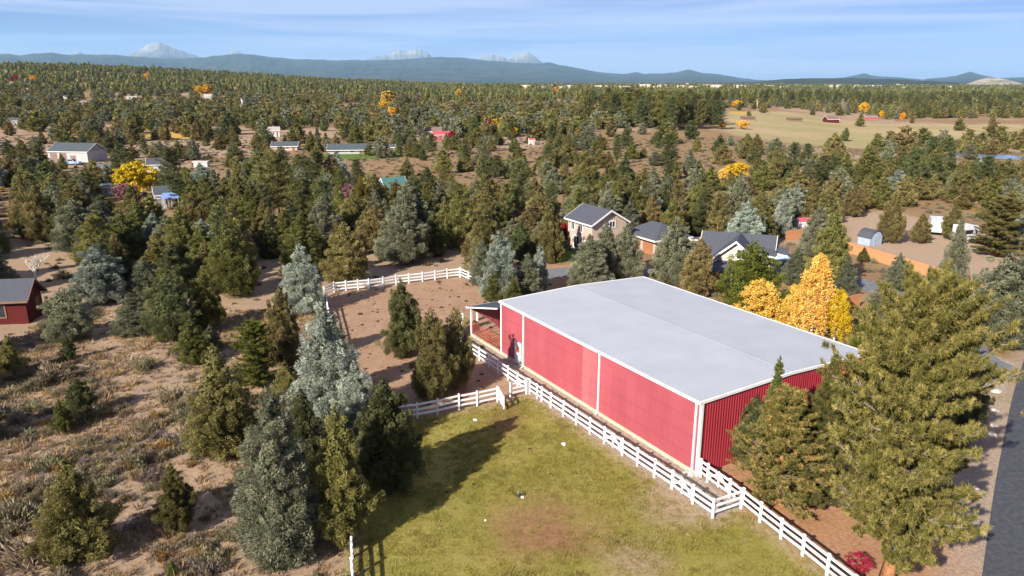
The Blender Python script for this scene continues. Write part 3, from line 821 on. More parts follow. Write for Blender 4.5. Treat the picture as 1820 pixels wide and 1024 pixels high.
for i_, (pq, lb) in enumerate([((822, 578), 'blue grey fence post left of the lean-to opening'), ((838, 572), 'blue grey fence post beside the lean-to corner post'), ((848, 570), 'blue grey fence post under the lean-to roof')]):
    p = G(*pq)
    t_ = thing('gate_post', lb, 'post', (*p, 0), .3, 'blue grey corral posts')
    put('shaft', MB().box(-.09, .09, -.09, .09, -.1, 1.25).mesh('shaft', 'vinyl_white'), t_)
    put('cap', MB().prism([[(-.11, -.11, 1.25), (.11, -.11, 1.25), (.11, .11, 1.25), (-.11, .11, 1.25)], [(-.02, -.02, 1.34), (.02, -.02, 1.34), (.02, .02, 1.34), (-.02, .02, 1.34)]], None).mesh('cap', 'vinyl_white'), t_)

# ------------------------------------------------------------------ foliage and trees
def unit(v): return v / np.maximum(np.linalg.norm(v, axis=-1, keepdims=True), 1e-9)
def blades(P, D, N, L, W, shade, flat=.0):
    """triangles: base centred at P, pointing along D, lying across N"""
    S = unit(np.cross(D, N))
    n = len(P)
    L = np.broadcast_to(L, n)[:, None]; W = np.broadcast_to(W, n)[:, None]
    V = np.empty((n, 3, 3))
    V[:, 0] = P - S * W / 2; V[:, 1] = P + S * W / 2; V[:, 2] = P + D * L
    F = np.arange(n * 3).reshape(n, 3)
    return V.reshape(-1, 3), F, np.repeat(np.clip(shade, 0, 1), 3)
def diamonds(P, D, N, L, W, shade):
    S = unit(np.cross(D, N)); n = len(P)
    L = np.broadcast_to(L, n)[:, None]; W = np.broadcast_to(W, n)[:, None]
    V = np.empty((n, 4, 3))
    V[:, 0] = P - D * L / 2; V[:, 1] = P + S * W / 2; V[:, 2] = P + D * L / 2; V[:, 3] = P - S * W / 2
    return V.reshape(-1, 3), np.arange(n * 4).reshape(n, 4), np.repeat(np.clip(shade, 0, 1), 4)
def trunk_mesh(H, r0, rng, mat, lean=.03, limbs=0, crown_r=1.5, z0=0.15, segs=7, nseg=7):
    m = MB()
    pts = [(math.sin(i * 1.3 + rng.random()) * lean * H * i / nseg * .3, math.cos(i * 1.7 + rng.random()) * lean * H * i / nseg * .3, H * .93 * i / nseg - (.15 if i == 0 else 0)) for i in range(nseg + 1)]
    m.tube(pts, [r0 * (1.25 if i == 0 else 1) * (1 - .9 * i / nseg) for i in range(nseg + 1)], segs)
    for k in range(limbs):
        t = z0 + (.85 - z0) * (k + rng.random()) / limbs
        az = k * 2.4 + rng.random()
        L = crown_r * (1 - t) * .9
        z = H * t
        p0 = (0, 0, z - .1 * L); p1 = (math.cos(az) * L * .5, math.sin(az) * L * .5, z + .22 * L); p2 = (math.cos(az) * L, math.sin(az) * L, z + .55 * L)
        m.tube([p0, p1, p2], [r0 * .38 * (1 - t * .6), r0 * .22 * (1 - t * .6), r0 * .06], 5)
    return m.mesh('trunk', mat)
def juniper_crown(seed, H, Rr, nclump, nleaf, leaf, wid, leaders=4, z0=.05, pt=.85, mat='olive', droop=0.0, clump=.10, fill=.25, bot=.16, gap=0.0):
    rng = np.random.default_rng(seed)
    # union of a main cone and lesser leaders
    cones = [(0.0, 0.0, 1.0, 1.0)]
    for k in range(leaders):
        az = 2 * math.pi * (k + rng.random() * .7) / max(leaders, 1)
        cones.append((math.cos(az) * Rr * .42, math.sin(az) * Rr * .42, rng.uniform(.52, .9), rng.uniform(.42, .62)))
    area = np.array([c[2] * c[3] for c in cones]); area /= area.sum()
    C, A, OUT, CS = [], [], [], []
    def prof(t, p=pt): return np.minimum(1, (t / bot) ** .55 * .9 + .1) * np.clip(1 - t, 0, 1) ** p
    tries = 0
    n_need = nclump
    which = rng.choice(len(cones), nclump * 3, p=area)
    for w in which:
        cx_, cy_, hh, rr = cones[w]
        t = 1 - math.sqrt(rng.random() * .985 + .002)
        t = t * .97 + .0
        az = rng.random() * 2 * math.pi
        f = rng.random() ** .35
        lump = 1 + .36 * math.sin(az * 3 + seed + w) * math.cos(t * 9 + seed * 2 + w) + .16 * math.sin(az * 5 + t * 14 + w * 2)
        rad = Rr * rr * float(prof(np.array(t))) * lump * f
        z = H * hh * (z0 + (1 - z0) * t) 
        p = np.array([cx_ + math.cos(az) * rad, cy_ + math.sin(az) * rad, z])
        # skip clumps hidden deep within the main cone
        if w > 0:
            tm = (z / H - z0) / (1 - z0)
            if 0 < tm < 1 and math.hypot(p[0], p[1]) < .55 * Rr * float(prof(np.array(tm))): continue
        if gap and vnoise(az * 1.6 + w * 3.1 + seed, t * 7.0, seed) < gap: continue
        C.append(p); s = H * clump * rng.uniform(.7, 1.25) * (.55 + .45 * (1 - t)); CS.append(s)
        out = np.array([math.cos(az), math.sin(az), 0]); OUT.append(out)
        A.append(out * rng.uniform(.35, .8) + np.array([0, 0, rng.uniform(.5, 1.0) - droop]) + rng.normal(0, .18, 3))
        if len(C) >= nclump: break
    C = np.array(C); A = unit(np.array(A)); CS = np.array(CS); m = len(C)
    csh = rng.random(m)
    n = m * nleaf
    ci = np.repeat(np.arange(m), nleaf)
    u = rng.random(n); th = rng.random(n) * 2 * math.pi
    a = A[ci]; ref = np.where(np.abs(a[:, 2:3]) < .9, np.array([[0, 0, 1.]]), np.array([[1., 0, 0]]))
    e1_ = unit(np.cross(a, ref)); e2_ = np.cross(a, e1_)
    radial = e1_ * np.cos(th)[:, None] + e2_ * np.sin(th)[:, None]
    pr = .48 * np.sin(math.pi * np.clip(.12 + .85 * u, 0, 1)) ** .8 * (1 + .35 * np.sin(th * 3 + csh[ci] * 9))
    P = C[ci] + a * (CS[ci] * (u - .38))[:, None] + radial * (CS[ci] * pr * rng.uniform(.65, 1.05, n))[:, None]
    N = unit(radial * .9 + a * (u * .8 - .1)[:, None] + rng.normal(0, .28, (n, 3)))
    D = unit(a * .75 + radial * .35 + rng.normal(0, .3, (n, 3)))
    P[:, 2] = np.maximum(P[:, 2], H * z0 * .35)
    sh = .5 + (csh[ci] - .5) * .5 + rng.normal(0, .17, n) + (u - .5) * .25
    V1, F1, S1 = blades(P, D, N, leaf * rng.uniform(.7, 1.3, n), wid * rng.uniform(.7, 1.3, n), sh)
    # inner mass so that the crown is not see-through
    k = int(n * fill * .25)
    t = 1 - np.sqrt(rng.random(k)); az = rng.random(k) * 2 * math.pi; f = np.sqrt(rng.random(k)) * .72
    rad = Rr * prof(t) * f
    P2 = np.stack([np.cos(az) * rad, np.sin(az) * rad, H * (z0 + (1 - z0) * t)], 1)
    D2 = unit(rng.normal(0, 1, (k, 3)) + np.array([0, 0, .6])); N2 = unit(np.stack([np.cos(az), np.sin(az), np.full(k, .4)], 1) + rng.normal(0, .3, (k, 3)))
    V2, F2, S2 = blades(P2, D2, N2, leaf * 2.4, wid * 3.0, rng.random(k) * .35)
    return mesh_np('crown', np.r_[V1, V2], np.r_[F1, F2 + len(V1)], mat, np.r_[S1, S2])

def pine_parts(seed, H, Rr, nb, twigs, needles, nlen, nwid, cb=.16, mat='pine_green', bark='pine_bark', top=.55, branch_seg=True, trunk_r=.028, lean=0.0):
    rng = np.random.default_rng(seed)
    wood = MB(); P, D, SH = [], [], []
    for k in range(nb):
        t = cb + (.985 - cb) * ((k + rng.random() * .8) / nb) ** 1.05
        az = k * 2.39996 + rng.normal(0, .25)
        s = (t - cb) / (1 - cb)
        L = Rr * (min(1, .62 + s * 1.5) * (1 - s) ** top + .05) * rng.uniform(.6, 1.2) * (1 + .3 * math.sin(az * 2 + seed) * math.cos(t * 9 + seed))
        up0 = -.12 + .55 * s + rng.normal(0, .08)
        z = H * t
        out = np.array([math.cos(az), math.sin(az), 0]); side = np.array([-math.sin(az), math.cos(az), 0])
        q = []
        for j in range(6):
            v = j / 5
            q.append(out * L * v + side * L * .10 * math.sin(v * 4 + k) * v + np.array([0, 0, z + L * (up0 * v + .22 * v * v)]) + np.array([lean * (t ** 2) * H, 0, 0]))
        if branch_seg: wood.tube([tuple(p) for p in q], [max(H * .0052 * (1 - .8 * j / 5) * (1.25 - s), .008) for j in range(6)], 5)
        for w in range(twigs):
            v = .12 + .88 * (w + rng.random()) / twigs
            j = min(int(v * 5), 4); fr = v * 5 - j
            b0 = q[j] * (1 - fr) + q[j + 1] * fr
            sgn = 1 if w % 2 else -1
            tw = unit(out * rng.uniform(.3, .9) + side * sgn * rng.uniform(.35, 1.1) * (1.25 - v) + np.array([0, 0, rng.uniform(.05, .6)]))
            tl = L * rng.uniform(.10, .24) * (1.25 - .5 * v) + .12
            tip = b0 + tw * tl
            if branch_seg and rng.random() < .6: wood.tube([tuple(b0), tuple(b0 + tw * tl * .5 + np.array([0, 0, -.02])), tuple(tip)], [H * .0019, H * .0015, H * .0008], 4)
            P.append(tip); D.append(unit(tw + np.array([0, 0, .25]))); SH.append(rng.random())
            if rng.random() < .6: P.append(b0 + tw * tl * .62 + rng.normal(0, .05, 3)); D.append(unit(tw + rng.normal(0, .3, 3))); SH.append(rng.random())
    P, D, SH = np.array(P), np.array(D), np.array(SH)
    m = len(P); n = m * needles; ci = np.repeat(np.arange(m), needles)
    dirs = unit(D[ci] * .6 + unit(rng.normal(0, 1, (n, 3))) * 1.0)
    back = rng.random(n)[:, None]
    base = P[ci] - D[ci] * nlen * 1.1 * back + dirs * nlen * .08
    N = unit(dirs * .2 + rng.normal(0, 1, (n, 3)) + np.array([0, 0, .8]))
    dead = rng.random(m) < .06
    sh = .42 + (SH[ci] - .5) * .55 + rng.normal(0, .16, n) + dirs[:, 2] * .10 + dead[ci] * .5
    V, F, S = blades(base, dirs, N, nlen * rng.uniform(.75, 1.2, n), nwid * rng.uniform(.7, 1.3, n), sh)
    crown = mesh_np('crown', V, F, mat, S)
    tm = MB()
    pts = [(lean * (i / 9) ** 2 * H * .97 + math.sin(i * 1.1 + seed) * .012 * H * (i > 0), math.cos(i * 1.4 + seed) * .008 * H * (i > 0), H * .97 * i / 9 - (.2 if i == 0 else 0)) for i in range(10)]
    tm.tube(pts, [H * trunk_r * (1.25 if i == 0 else 1) * (1 - .93 * i / 9) for i in range(10)], 10)
    out = [('trunk', tm.mesh('trunk', bark, True)), ('crown', crown)]
    if branch_seg: out.insert(1, ('branches', wood.mesh('branches', 'grey_wood')))
    return out
def leafy_crown(seed, H, Rr, nclump, nleaf, leaf, mat, z0=.28, shape=1.0, cone=False, clump=.16):
    rng = np.random.default_rng(seed)
    m = nclump
    C = []
    while len(C) < m:
        p = rng.uniform(-1, 1, 3)
        rr = np.linalg.norm(p)
        if rr > 1 or rr < .35: continue
        if cone:
            t = (p[2] + 1) / 2
            k = (1 - t) ** .6 * min(1, t / .12 + .35) / max(math.sqrt(max(1 - p[2] ** 2, .01)), .2)
            p = np.array([p[0] * k, p[1] * k, p[2]])
        if vnoise(p[0] * 2.2 + seed, p[1] * 2.2 + p[2] * 2.9, seed) < .3: continue
        C.append(p)
    C = np.array(C) * np.array([Rr, Rr, H * (1 - z0) / 2]) + np.array([0, 0, H * (1 + z0) / 2])
    cs = H * clump * rng.uniform(.6, 1.2, m); csh = rng.random(m)
    n = m * nleaf; ci = np.repeat(np.arange(m), nleaf)
    q = unit(rng.normal(0, 1, (n, 3))) * (rng.random(n) ** .45)[:, None]
    P = C[ci] + q * cs[ci][:, None] * .55 * (np.array([.85, .85, 1.5]) if cone else np.array([1, 1, .75]))
    N = unit(q + rng.normal(0, .5, (n, 3)) + np.array([0, 0, .3]))
    D = unit(rng.normal(0, 1, (n, 3)) + np.array([0, 0, -.3]))
    sh = .45 + (csh[ci] - .5) * .5 + rng.normal(0, .16, n) + q[:, 2] * .18
    V, F, S = diamonds(P, D, N, leaf * rng.uniform(.8, 1.3, n), leaf * .75 * rng.uniform(.8, 1.3, n), sh)
    return mesh_np('crown', V, F, mat, S)
def bare_tree(seed, H, spread, mat, depth_=4, r0=.03):
    rng = random.Random(seed); m = MB()
    def grow(p, d, L, r_, lev):
        q = p + d * L * .5 + Vector((rng.gauss(0, .05), rng.gauss(0, .05), 0)) * L
        e = p + d * L
        m.tube([tuple(p), tuple(q), tuple(e)], [r_, r_ * .8, r_ * .6], 4 if lev else 6)
        if lev >= depth_: return
        for k in range(3 if lev else 5):
            az = rng.random() * 6.28; tilt = spread * rng.uniform(.5, 1.2)
            ax = Vector((math.cos(az), math.sin(az), 0))
            nd = (d * math.cos(tilt) + ax * math.sin(tilt)).normalized()
            nd = (nd + Vector((0, 0, .25))).normalized()
            s = p + d * L * rng.uniform(.55, 1.0)
            grow(s, nd, L * rng.uniform(.55, .8), r_ * .5, lev + 1)
    grow(Vector((0, 0, -.1)), Vector((0, 0, 1)), H * .36, H * r0, 0)
    return m.mesh('branches', mat)

random.seed(3)
_r = random.Random(5)
PROTO = {}                             # name -> (H, R, [(part, mesh)...])
def reg(name, H, Rr, parts): PROTO[name] = (H, Rr, parts)
for k in range(4):                      # near junipers
    Rr = (2.5, 2.9, 2.2, 2.7)[k]
    reg('jun_hi%d' % k, 8.0, Rr, [('trunk', trunk_mesh(8.0, .17, _r, 'bark', limbs=10, crown_r=Rr)),
        ('crown', juniper_crown(40 + k, 8.0, Rr, (360, 420, 330, 380)[k], 230, .125, .062, leaders=(3, 5, 2, 4)[k], z0=(.06, .04, .15, .11)[k], pt=(.76, .6, .85, .66)[k], clump=(.095, .10, .085, .10)[k], gap=(.32, .34, .30, .38)[k]))])
for k in range(2):                      # rounded junipers
    reg('jun_round%d' % k, 8.0, 3.0, [('trunk', trunk_mesh(8.0, .2, _r, 'bark', limbs=10, crown_r=3.0)), ('crown', juniper_crown(50 + k, 8.0, 3.0, 380, 230, .125, .062, leaders=(7, 8)[k], z0=.10, pt=.42, clump=.115, gap=.32, bot=.3))])
for k in range(2):                      # near grey junipers: looser, taller sprays
    reg('grey_hi%d' % k, 9.5, 2.5, [('trunk', trunk_mesh(9.5, .18, _r, 'bark', limbs=14, crown_r=2.5)),
        ('crown', juniper_crown(60 + k, 9.5, 2.5, 400, 220, .15, .055, leaders=(4, 6)[k], z0=.03, pt=.72, clump=.105, droop=.45, mat='blue_grey', gap=.3))])
for k in range(5):                      # mid junipers
    Rr = (2.4, 2.8, 2.2, 2.6, 2.9)[k]
    reg('jun_mid%d' % k, 8.0, Rr, [('trunk', trunk_mesh(8.0, .17, _r, 'bark', segs=5, nseg=4)),
        ('crown', juniper_crown(80 + k, 8.0, Rr, 180, 76, .26, .135, leaders=(3, 5, 2, 4, 6)[k], z0=(.07, .05, .10, .08, .12)[k], pt=(.72, .5, .8, .6, .45)[k], clump=.125, gap=.28))])
for k in range(4):
    Rr = (2.3, 2.7, 2.0, 2.5)[k]
    reg('jun_low%d' % k, 8.0, Rr, [('trunk', trunk_mesh(8.0, .17, _r, 'bark', segs=4, nseg=2)),
        ('crown', juniper_crown(100 + k, 8.0, Rr, 80, 24, .58, .31, leaders=(3, 4, 2, 3)[k], z0=.07, pt=(.72, .5, .8, .6)[k], clump=.15, gap=.2))])
reg('pine_hero', 16.0, 5.3, pine_parts(201, 16.0, 5.3, 200, 28, 44, .25, .050, cb=.175, top=.46))
for k in range(2): reg('pine_hi%d' % k, 10.0, 2.8, pine_parts(210 + k, 10.0, 2.8, 105, 17, 36, .23, .046, cb=.05, top=.46))
for k in range(3): reg('pine_mid%d' % k, 11.0, 2.9, pine_parts(220 + k, 11.0, 2.9, 52, 7, 14, .62, .085, cb=.2, top=.5, branch_seg=False, trunk_r=.018))
for k in range(2): reg('spruce_hi%d' % k, 9.0, 1.9, [('trunk', trunk_mesh(9.0, .13, _r, 'bark', limbs=8, crown_r=1.9)), ('crown', juniper_crown(240 + k, 9.0, 1.9, 400, 170, .13, .05, leaders=0, z0=.04, pt=.95, clump=.075, droop=.55, mat='spruce_green', gap=.2))])
for k in range(2): reg('aspen%d' % k, 9.0, 2.1, [('trunk', trunk_mesh(9.0, .10, _r, 'pale_bark', limbs=14, crown_r=2.4, z0=.2)), ('crown', leafy_crown(250 + k, 9.0, 2.1, 300, 64, .12, 'gold', z0=.08, cone=True, clump=.075))])
for k in range(2): reg('maple%d' % k, 8.0, 3.9, [('trunk', trunk_mesh(8.0, .2, _r, 'bark', limbs=8, crown_r=3.4, z0=.2)), ('crown', leafy_crown(260 + k, 8.0, 3.9, 110, 50, .42, 'yellow', z0=.16, clump=.2))])
reg('poplar0', 12.0, 1.5, [('trunk', trunk_mesh(12.0, .15, _r, 'pale_bark', segs=5)), ('crown', leafy_crown(270, 12.0, 1.5, 80, 30, .55, 'yellow', z0=.1, clump=.10))])
reg('shrub0', 1.6, .9, [('trunk', trunk_mesh(1.2, .05, _r, 'bark', segs=4, nseg=2)), ('crown', leafy_crown(280, 1.6, .9, 40, 50, .10, 'crimson', z0=.02, clump=.26))])
reg('bare0', 6.0, 2.0, [('branches', bare_tree(5, 6.0, .55, 'pale_bark'))])
reg('twiggy0', 6.0, 2.4, [('branches', bare_tree(9, 6.0, .75, 'grey_wood', 4, .025)), ('crown', leafy_crown(290, 6.0, 2.3, 70, 40, .22, 'brown_twig', z0=.15, clump=.16))])
TREES = []                             # (x, y, radius) of everything planted by hand
def plant(proto, xy, H, Rr, name, label, cat, mat=None, group=None, rz=None):
    h0, r0, parts = PROTO[proto]
    z = float(gz(*xy))
    o = thing(name, label, cat, (xy[0], xy[1], z - .03), random.random() * 6.28 if rz is None else rz, group, (Rr / r0, Rr / r0, H / h0))
    for pn, me in parts:
        c = bpy.data.objects.new(pn, me); COL.objects.link(c); c.parent = o
        if mat and pn == 'crown':
            c.material_slots[0].link = 'OBJECT'; c.material_slots[0].material = MATS[mat]
    TREES.append((xy[0], xy[1], Rr))
    return o

HAND = [
 # base x, base y, top y, width px, prototype, material, name, label
 (146, 992, 812, 142, 'jun_hi0', 'olive_green', 'juniper_tree', 'big conical dark green juniper alone at the lower left corner'),
 (319, 943, 823, 80, 'jun_hi2', 'olive_green', 'juniper_tree', 'small green juniper with bare trunk between the corner juniper and the grey junipers'),
 (145, 742, 670, 62, 'jun_hi3', 'dark_green', 'juniper_tree', 'small dark juniper, taller of a pair on the sage slope'),
 (114, 768, 706, 40, 'jun_hi2', 'olive_green', 'juniper_tree', 'spindly young juniper, shorter of a pair on the sage slope'),
 (400, 806, 612, 150, 'jun_hi1', 'olive', 'juniper_tree', 'large dense olive juniper with crown to the ground left of the grey juniper'),
 (505, 985, 682, 165, 'grey_hi0', 'grey_green', 'juniper_tree', 'tall silvery grey juniper in front, left of the green juniper at the fence end'),
 (612, 960, 712, 130, 'jun_hi2', 'olive_green', 'juniper_tree', 'slender yellow green juniper hanging over the end-on white fence'),
 (588, 772, 528, 150, 'grey_hi1', 'blue_grey', 'juniper_tree', 'tallest blue grey juniper rising behind the front clump'),
 (640, 800, 640, 112, 'grey_hi0', 'blue_grey', 'juniper_tree', 'blue grey juniper on the right flank of the tallest one'),
 (690, 872, 668, 142, 'jun_hi3', 'dark_green', 'juniper_tree', 'dark green juniper casting a long shadow over the lawn'),
 (548, 860, 690, 110, 'jun_hi3', 'dark_green', 'juniper_tree', 'dark juniper wedged between the silvery and the blue grey ones'),
 (606, 700, 575, 78, 'grey_hi0', 'grey_green', 'juniper_tree', 'grey juniper behind the tallest blue grey one at the corral side'),
 (308, 1026, 996, 22, 'jun_hi2', 'olive_green', 'juniper_tree', 'knee high juniper seedling at the bottom edge'),
 (125, 603, 512, 104, 'jun_round0', 'grey_green', 'juniper_tree', 'broad grey green juniper right of the dark red cabin'),
 (124, 640, 594, 30, 'jun_hi2', 'dark_green', 'juniper_tree', 'little dark juniper below the grey one by the red cabin'),
 (23, 664, 596, 48, 'jun_hi0', 'olive', 'juniper_tree', 'small olive juniper at the left edge below the red cabin'),
 (190, 521, 424, 78, 'jun_hi1', 'dark_green', 'juniper_tree', 'dark bluish green conifer uphill of the bare white tree'),
 (228, 512, 452, 52, 'jun_hi3', 'dark_green', 'juniper_tree', 'shaded dark juniper touching the bluish conifer'),
 (212, 482, 412, 36, 'jun_hi2', 'olive', 'juniper_tree', 'narrow olive juniper behind the bluish conifer'),
 (262, 530, 458, 74, 'grey_hi0', 'grey_green', 'juniper_tree', 'grey green juniper right of the bluish conifer'),
 (238, 594, 520, 74, 'grey_hi1', 'grey_green', 'juniper_tree', 'low grey green juniper at the edge of the sage slope'),
 (310, 602, 484, 104, 'jun_round0', 'dark_green', 'juniper_tree', 'wide dark olive juniper above the bare sandy patch'),
 (372, 585, 480, 74, 'jun_hi3', 'olive_green', 'juniper_tree', 'dark olive juniper behind the wide one'),
 (346, 644, 556, 68, 'jun_hi0', 'olive_green', 'juniper_tree', 'rounded green juniper at the top of the sandy patch'),
 (378, 625, 575, 40, 'jun_hi2', 'grey_green', 'juniper_tree', 'small grey juniper tucked against the rounded green one'),
 (418, 525, 388, 104, 'jun_round1', 'olive_green', 'juniper_tree', 'massive dark olive juniper in the middle of the left grove'),
 (288, 494, 408, 62, 'jun_hi0', 'olive', 'juniper_tree', 'olive juniper left of the massive grove juniper'),
 (540, 552, 432, 88, 'grey_hi1', 'blue_grey', 'juniper_tree', 'silver blue juniper at the left end of the far corral fence'),
 (508, 655, 508, 78, 'jun_hi3', 'olive', 'juniper_tree', 'tall olive juniper left of the corral below the silver blue one'),
 (458, 690, 572, 82, 'pine_hi0', 'bright_green', 'pine_tree', 'young bright green pine left of the corral'),
 (512, 720, 640, 60, 'jun_hi0', 'olive', 'juniper_tree', 'olive juniper half hidden behind the tall grey clump'),
 (717, 630, 495, 90, 'jun_hi0', 'dark_green', 'juniper_tree', 'shapely grey green juniper standing alone in the dirt corral'),
 (770, 708, 548, 92, 'jun_round0', 'olive', 'juniper_tree', 'olive juniper by the corral gate, left stem of a close pair'),
 (812, 690, 545, 76, 'jun_round1', 'olive', 'juniper_tree', 'olive juniper by the corral gate, right stem of a close pair'),
 (888, 534, 408, 78, 'grey_hi0', 'blue_grey', 'juniper_tree', 'silver grey juniper left of the lawn by the tan house'),
 (858, 505, 425, 55, 'grey_hi1', 'grey_green', 'juniper_tree', 'grey green juniper at the far end of the corral fence'),
 (938, 530, 448, 62, 'grey_hi1', 'grey_green', 'juniper_tree', 'grey green juniper directly behind the lean-to'),
 (958, 516, 432, 40, 'grey_hi0', 'blue_grey', 'juniper_tree', 'narrow blue grey juniper behind the lean-to'),
 (882, 540, 480, 56, 'jun_hi2', 'olive_green', 'juniper_tree', 'bushy yellow green juniper beside the lean-to roof'),
 (912, 545, 488, 40, 'jun_hi0', 'olive_green', 'juniper_tree', 'small green juniper touching the arena roof corner'),
 (864, 495, 362, 84, 'jun_hi0', 'olive', 'juniper_tree', 'tall olive juniper behind the far corral corner'),
 (975, 466, 358, 64, 'jun_hi1', 'olive', 'juniper_tree', 'round olive juniper just left of the tan house'),
 (1046, 510, 415, 86, 'grey_hi1', 'grey_green', 'juniper_tree', 'silvery juniper in front of the tan house corner'),
 (1076, 494, 392, 72, 'jun_hi1', 'grey_green', 'juniper_tree', 'grey olive juniper in front of the tan gable'),
 (1112, 494, 394, 66, 'grey_hi0', 'grey_green', 'juniper_tree', 'grey juniper right of the tan gable'),
 (1196, 508, 385, 92, 'jun_hi3', 'grey_green', 'juniper_tree', 'large grey olive juniper between the two houses'),
 (1242, 524, 422, 78, 'jun_hi0', 'olive', 'juniper_tree', 'olive juniper left of the gabled house, behind the arena roof'),
 (1330, 568, 428, 128, 'jun_round0', 'bright_green', 'juniper_tree', 'broad bright green juniper in front of the gabled house'),
 (1412, 505, 438, 58, 'grey_hi0', 'grey_green', 'juniper_tree', 'grey juniper right of the gabled house'),
 (1388, 420, 342, 40, 'grey_hi1', 'blue_grey', 'juniper_tree', 'steel blue conifer behind the gabled house'),
 (1470, 512, 372, 84, 'jun_hi1', 'olive_green', 'juniper_tree', 'tall olive juniper behind the golden aspen'),
 (1448, 455, 362, 60, 'grey_hi0', 'grey_green', 'juniper_tree', 'grey green juniper beside the red roofed shed'),
 (1500, 520, 452, 48, 'grey_hi1', 'grey_green', 'juniper_tree', 'low grey juniper behind the golden aspen'),
 (1592, 515, 448, 50, 'jun_hi2', 'grey_green', 'juniper_tree', 'small conical juniper in front of the cedar fence'),
 (1533, 466, 438, 22, 'jun_hi2', 'olive_green', 'juniper_tree', 'dwarf juniper at the cedar fence below the blue shed'),
 (1562, 575, 498, 72, 'grey_hi0', 'grey_green', 'juniper_tree', 'pale leaning juniper beside the driveway'),
 (1682, 560, 380, 62, 'grey_hi1', 'grey_green', 'juniper_tree', 'tall thin grey juniper rising behind the big pine top'),
 (1700, 600, 500, 60, 'jun_hi0', 'grey_green', 'juniper_tree', 'grey juniper just behind the top of the big pine'),
 (1775, 612, 448, 150, 'jun_round1', 'grey_green', 'juniper_tree', 'huge rounded grey green juniper at the right edge by the driveway'),
 (1838, 600, 440, 110, 'jun_hi3', 'grey_green', 'juniper_tree', 'grey green juniper cut by the right edge beside the road'),
 (1534, 640, 535, 62, 'jun_hi0', 'bright_green', 'juniper_tree', 'bright green juniper behind the far arena corner'),
 (1590, 640, 530, 50, 'pine_hi1', None, 'pine_tree', 'small pine between the far arena corner and the big pine'),
 (1572, 1040, 508, 285, 'pine_hero', None, 'pine_tree', 'giant spreading ponderosa pine with orange trunk in the right foreground'),
 (1383, 896, 695, 160, 'pine_hi0', 'rust_pine', 'pine_tree', 'rusty tinged pine against the arena end wall'),
 (1455, 900, 685, 130, 'pine_hi1', 'spruce_green', 'pine_tree', 'young dull green pine between the rusty pine and the giant pine'),
 (1362, 862, 628, 74, 'spruce_hi0', None, 'spruce_tree', 'cone laden spruce whose tip crosses the arena roof edge, left of two'),
 (1462, 812, 618, 84, 'spruce_hi1', None, 'spruce_tree', 'cone laden spruce at the arena end wall, right of two'),
 (1540, 770, 612, 150, 'pine_hi0', None, 'pine_tree', 'pine filling the space between the spruces and the giant pine'),
 (1335, 826, 700, 86, 'jun_hi3', 'dark_green', 'juniper_tree', 'dark shrubby juniper nearest the arena front corner'),
 (1700, 780, 590, 90, 'jun_hi1', 'dark_green', 'juniper_tree', 'dark juniper at the road side of the giant pine'),
 (1650, 700, 488, 140, 'pine_hi1', None, 'pine_tree', 'tall pine behind the crown of the giant pine'),
 (1580, 432, 348, 52, 'jun_round1', 'olive', 'juniper_tree', 'rounded olive juniper beside the blue shed'),
 (1634, 432, 378, 40, 'jun_hi3', 'olive', 'juniper_tree', 'olive juniper on a bare trunk in the sandy yard'),
 (1768, 455, 352, 100, 'pine_hi0', 'olive_green', 'pine_tree', 'wide crowned pine with a bare lower trunk in the sandy yard'),
 (1690, 425, 360, 44, 'jun_hi2', 'olive', 'juniper_tree', 'olive juniper right of the white camper'),
 (1815, 440, 370, 50, 'grey_hi1', 'blue_grey', 'juniper_tree', 'blue grey juniper on the right edge beyond the sandy yard'),
 (1515, 385, 325, 44, 'jun_hi3', 'olive', 'juniper_tree', 'olive juniper behind the sandy yard on a short trunk'),
 (1590, 360, 300, 62, 'grey_hi0', 'blue_grey', 'juniper_tree', 'pale blue conifer among green ones beyond the sandy yard'),
 (1745, 330, 275, 50, 'grey_hi1', 'blue_grey', 'juniper_tree', 'pale blue conifer below the pond'),
 (120, 380, 318, 70, 'jun_hi1', 'olive_green', 'juniper_tree', 'dark olive juniper below the grey metal shop'),
 (75, 430, 330, 60, 'jun_hi3', 'olive', 'juniper_tree', 'tall olive juniper left of the lower left grove'),
 (185, 395, 345, 60, 'jun_hi0', 'olive_green', 'juniper_tree', 'green juniper left of the yellow maple'),
 (72, 310, 255, 40, 'jun_hi1', 'dark_green', 'juniper_tree', 'dark juniper left of the grey metal shop'),
 (310, 350, 262, 56, 'pine_mid0', 'dark_green', 'pine_tree', 'tall dark pine right of the yellow maple'),
 (362, 350, 288, 62, 'grey_hi0', 'blue_grey', 'juniper_tree', 'blue grey spreading conifer right of the grey cottage'),
 (250, 430, 355, 62, 'jun_hi1', 'olive_green', 'juniper_tree', 'rounded olive juniper in front of the grey cottage'),
 (430, 400, 295, 50, 'jun_hi2', 'olive', 'juniper_tree', 'tall narrow olive juniper left of the tall loose pine'),
 (497, 390, 268, 86, 'pine_mid1', 'olive', 'pine_tree', 'tall loose olive pine above the left grove'),
 (645, 400, 308, 48, 'jun_hi0', 'rust_olive', 'juniper_tree', 'rusty orange tinged juniper left of the teal roof'),
 (720, 425, 335, 60, 'jun_hi1', 'grey_green', 'juniper_tree', 'grey olive juniper in front of the teal roof'),
 (920, 390, 285, 62, 'pine_mid2', 'dark_green', 'pine_tree', 'dark pine rising above the middle grove'),
 (1040, 365, 262, 66, 'jun_hi3', 'olive', 'juniper_tree', 'tall olive juniper behind the tan house roof'),
 (1085, 385, 285, 60, 'jun_hi0', 'olive_green', 'juniper_tree', 'dark olive juniper behind the tan house ridge'),
 (-340, 640, 465, 150, 'jun_round0', 'olive_green', 'juniper_tree', 'juniper outside the left edge whose shadow covers the red cabin'),
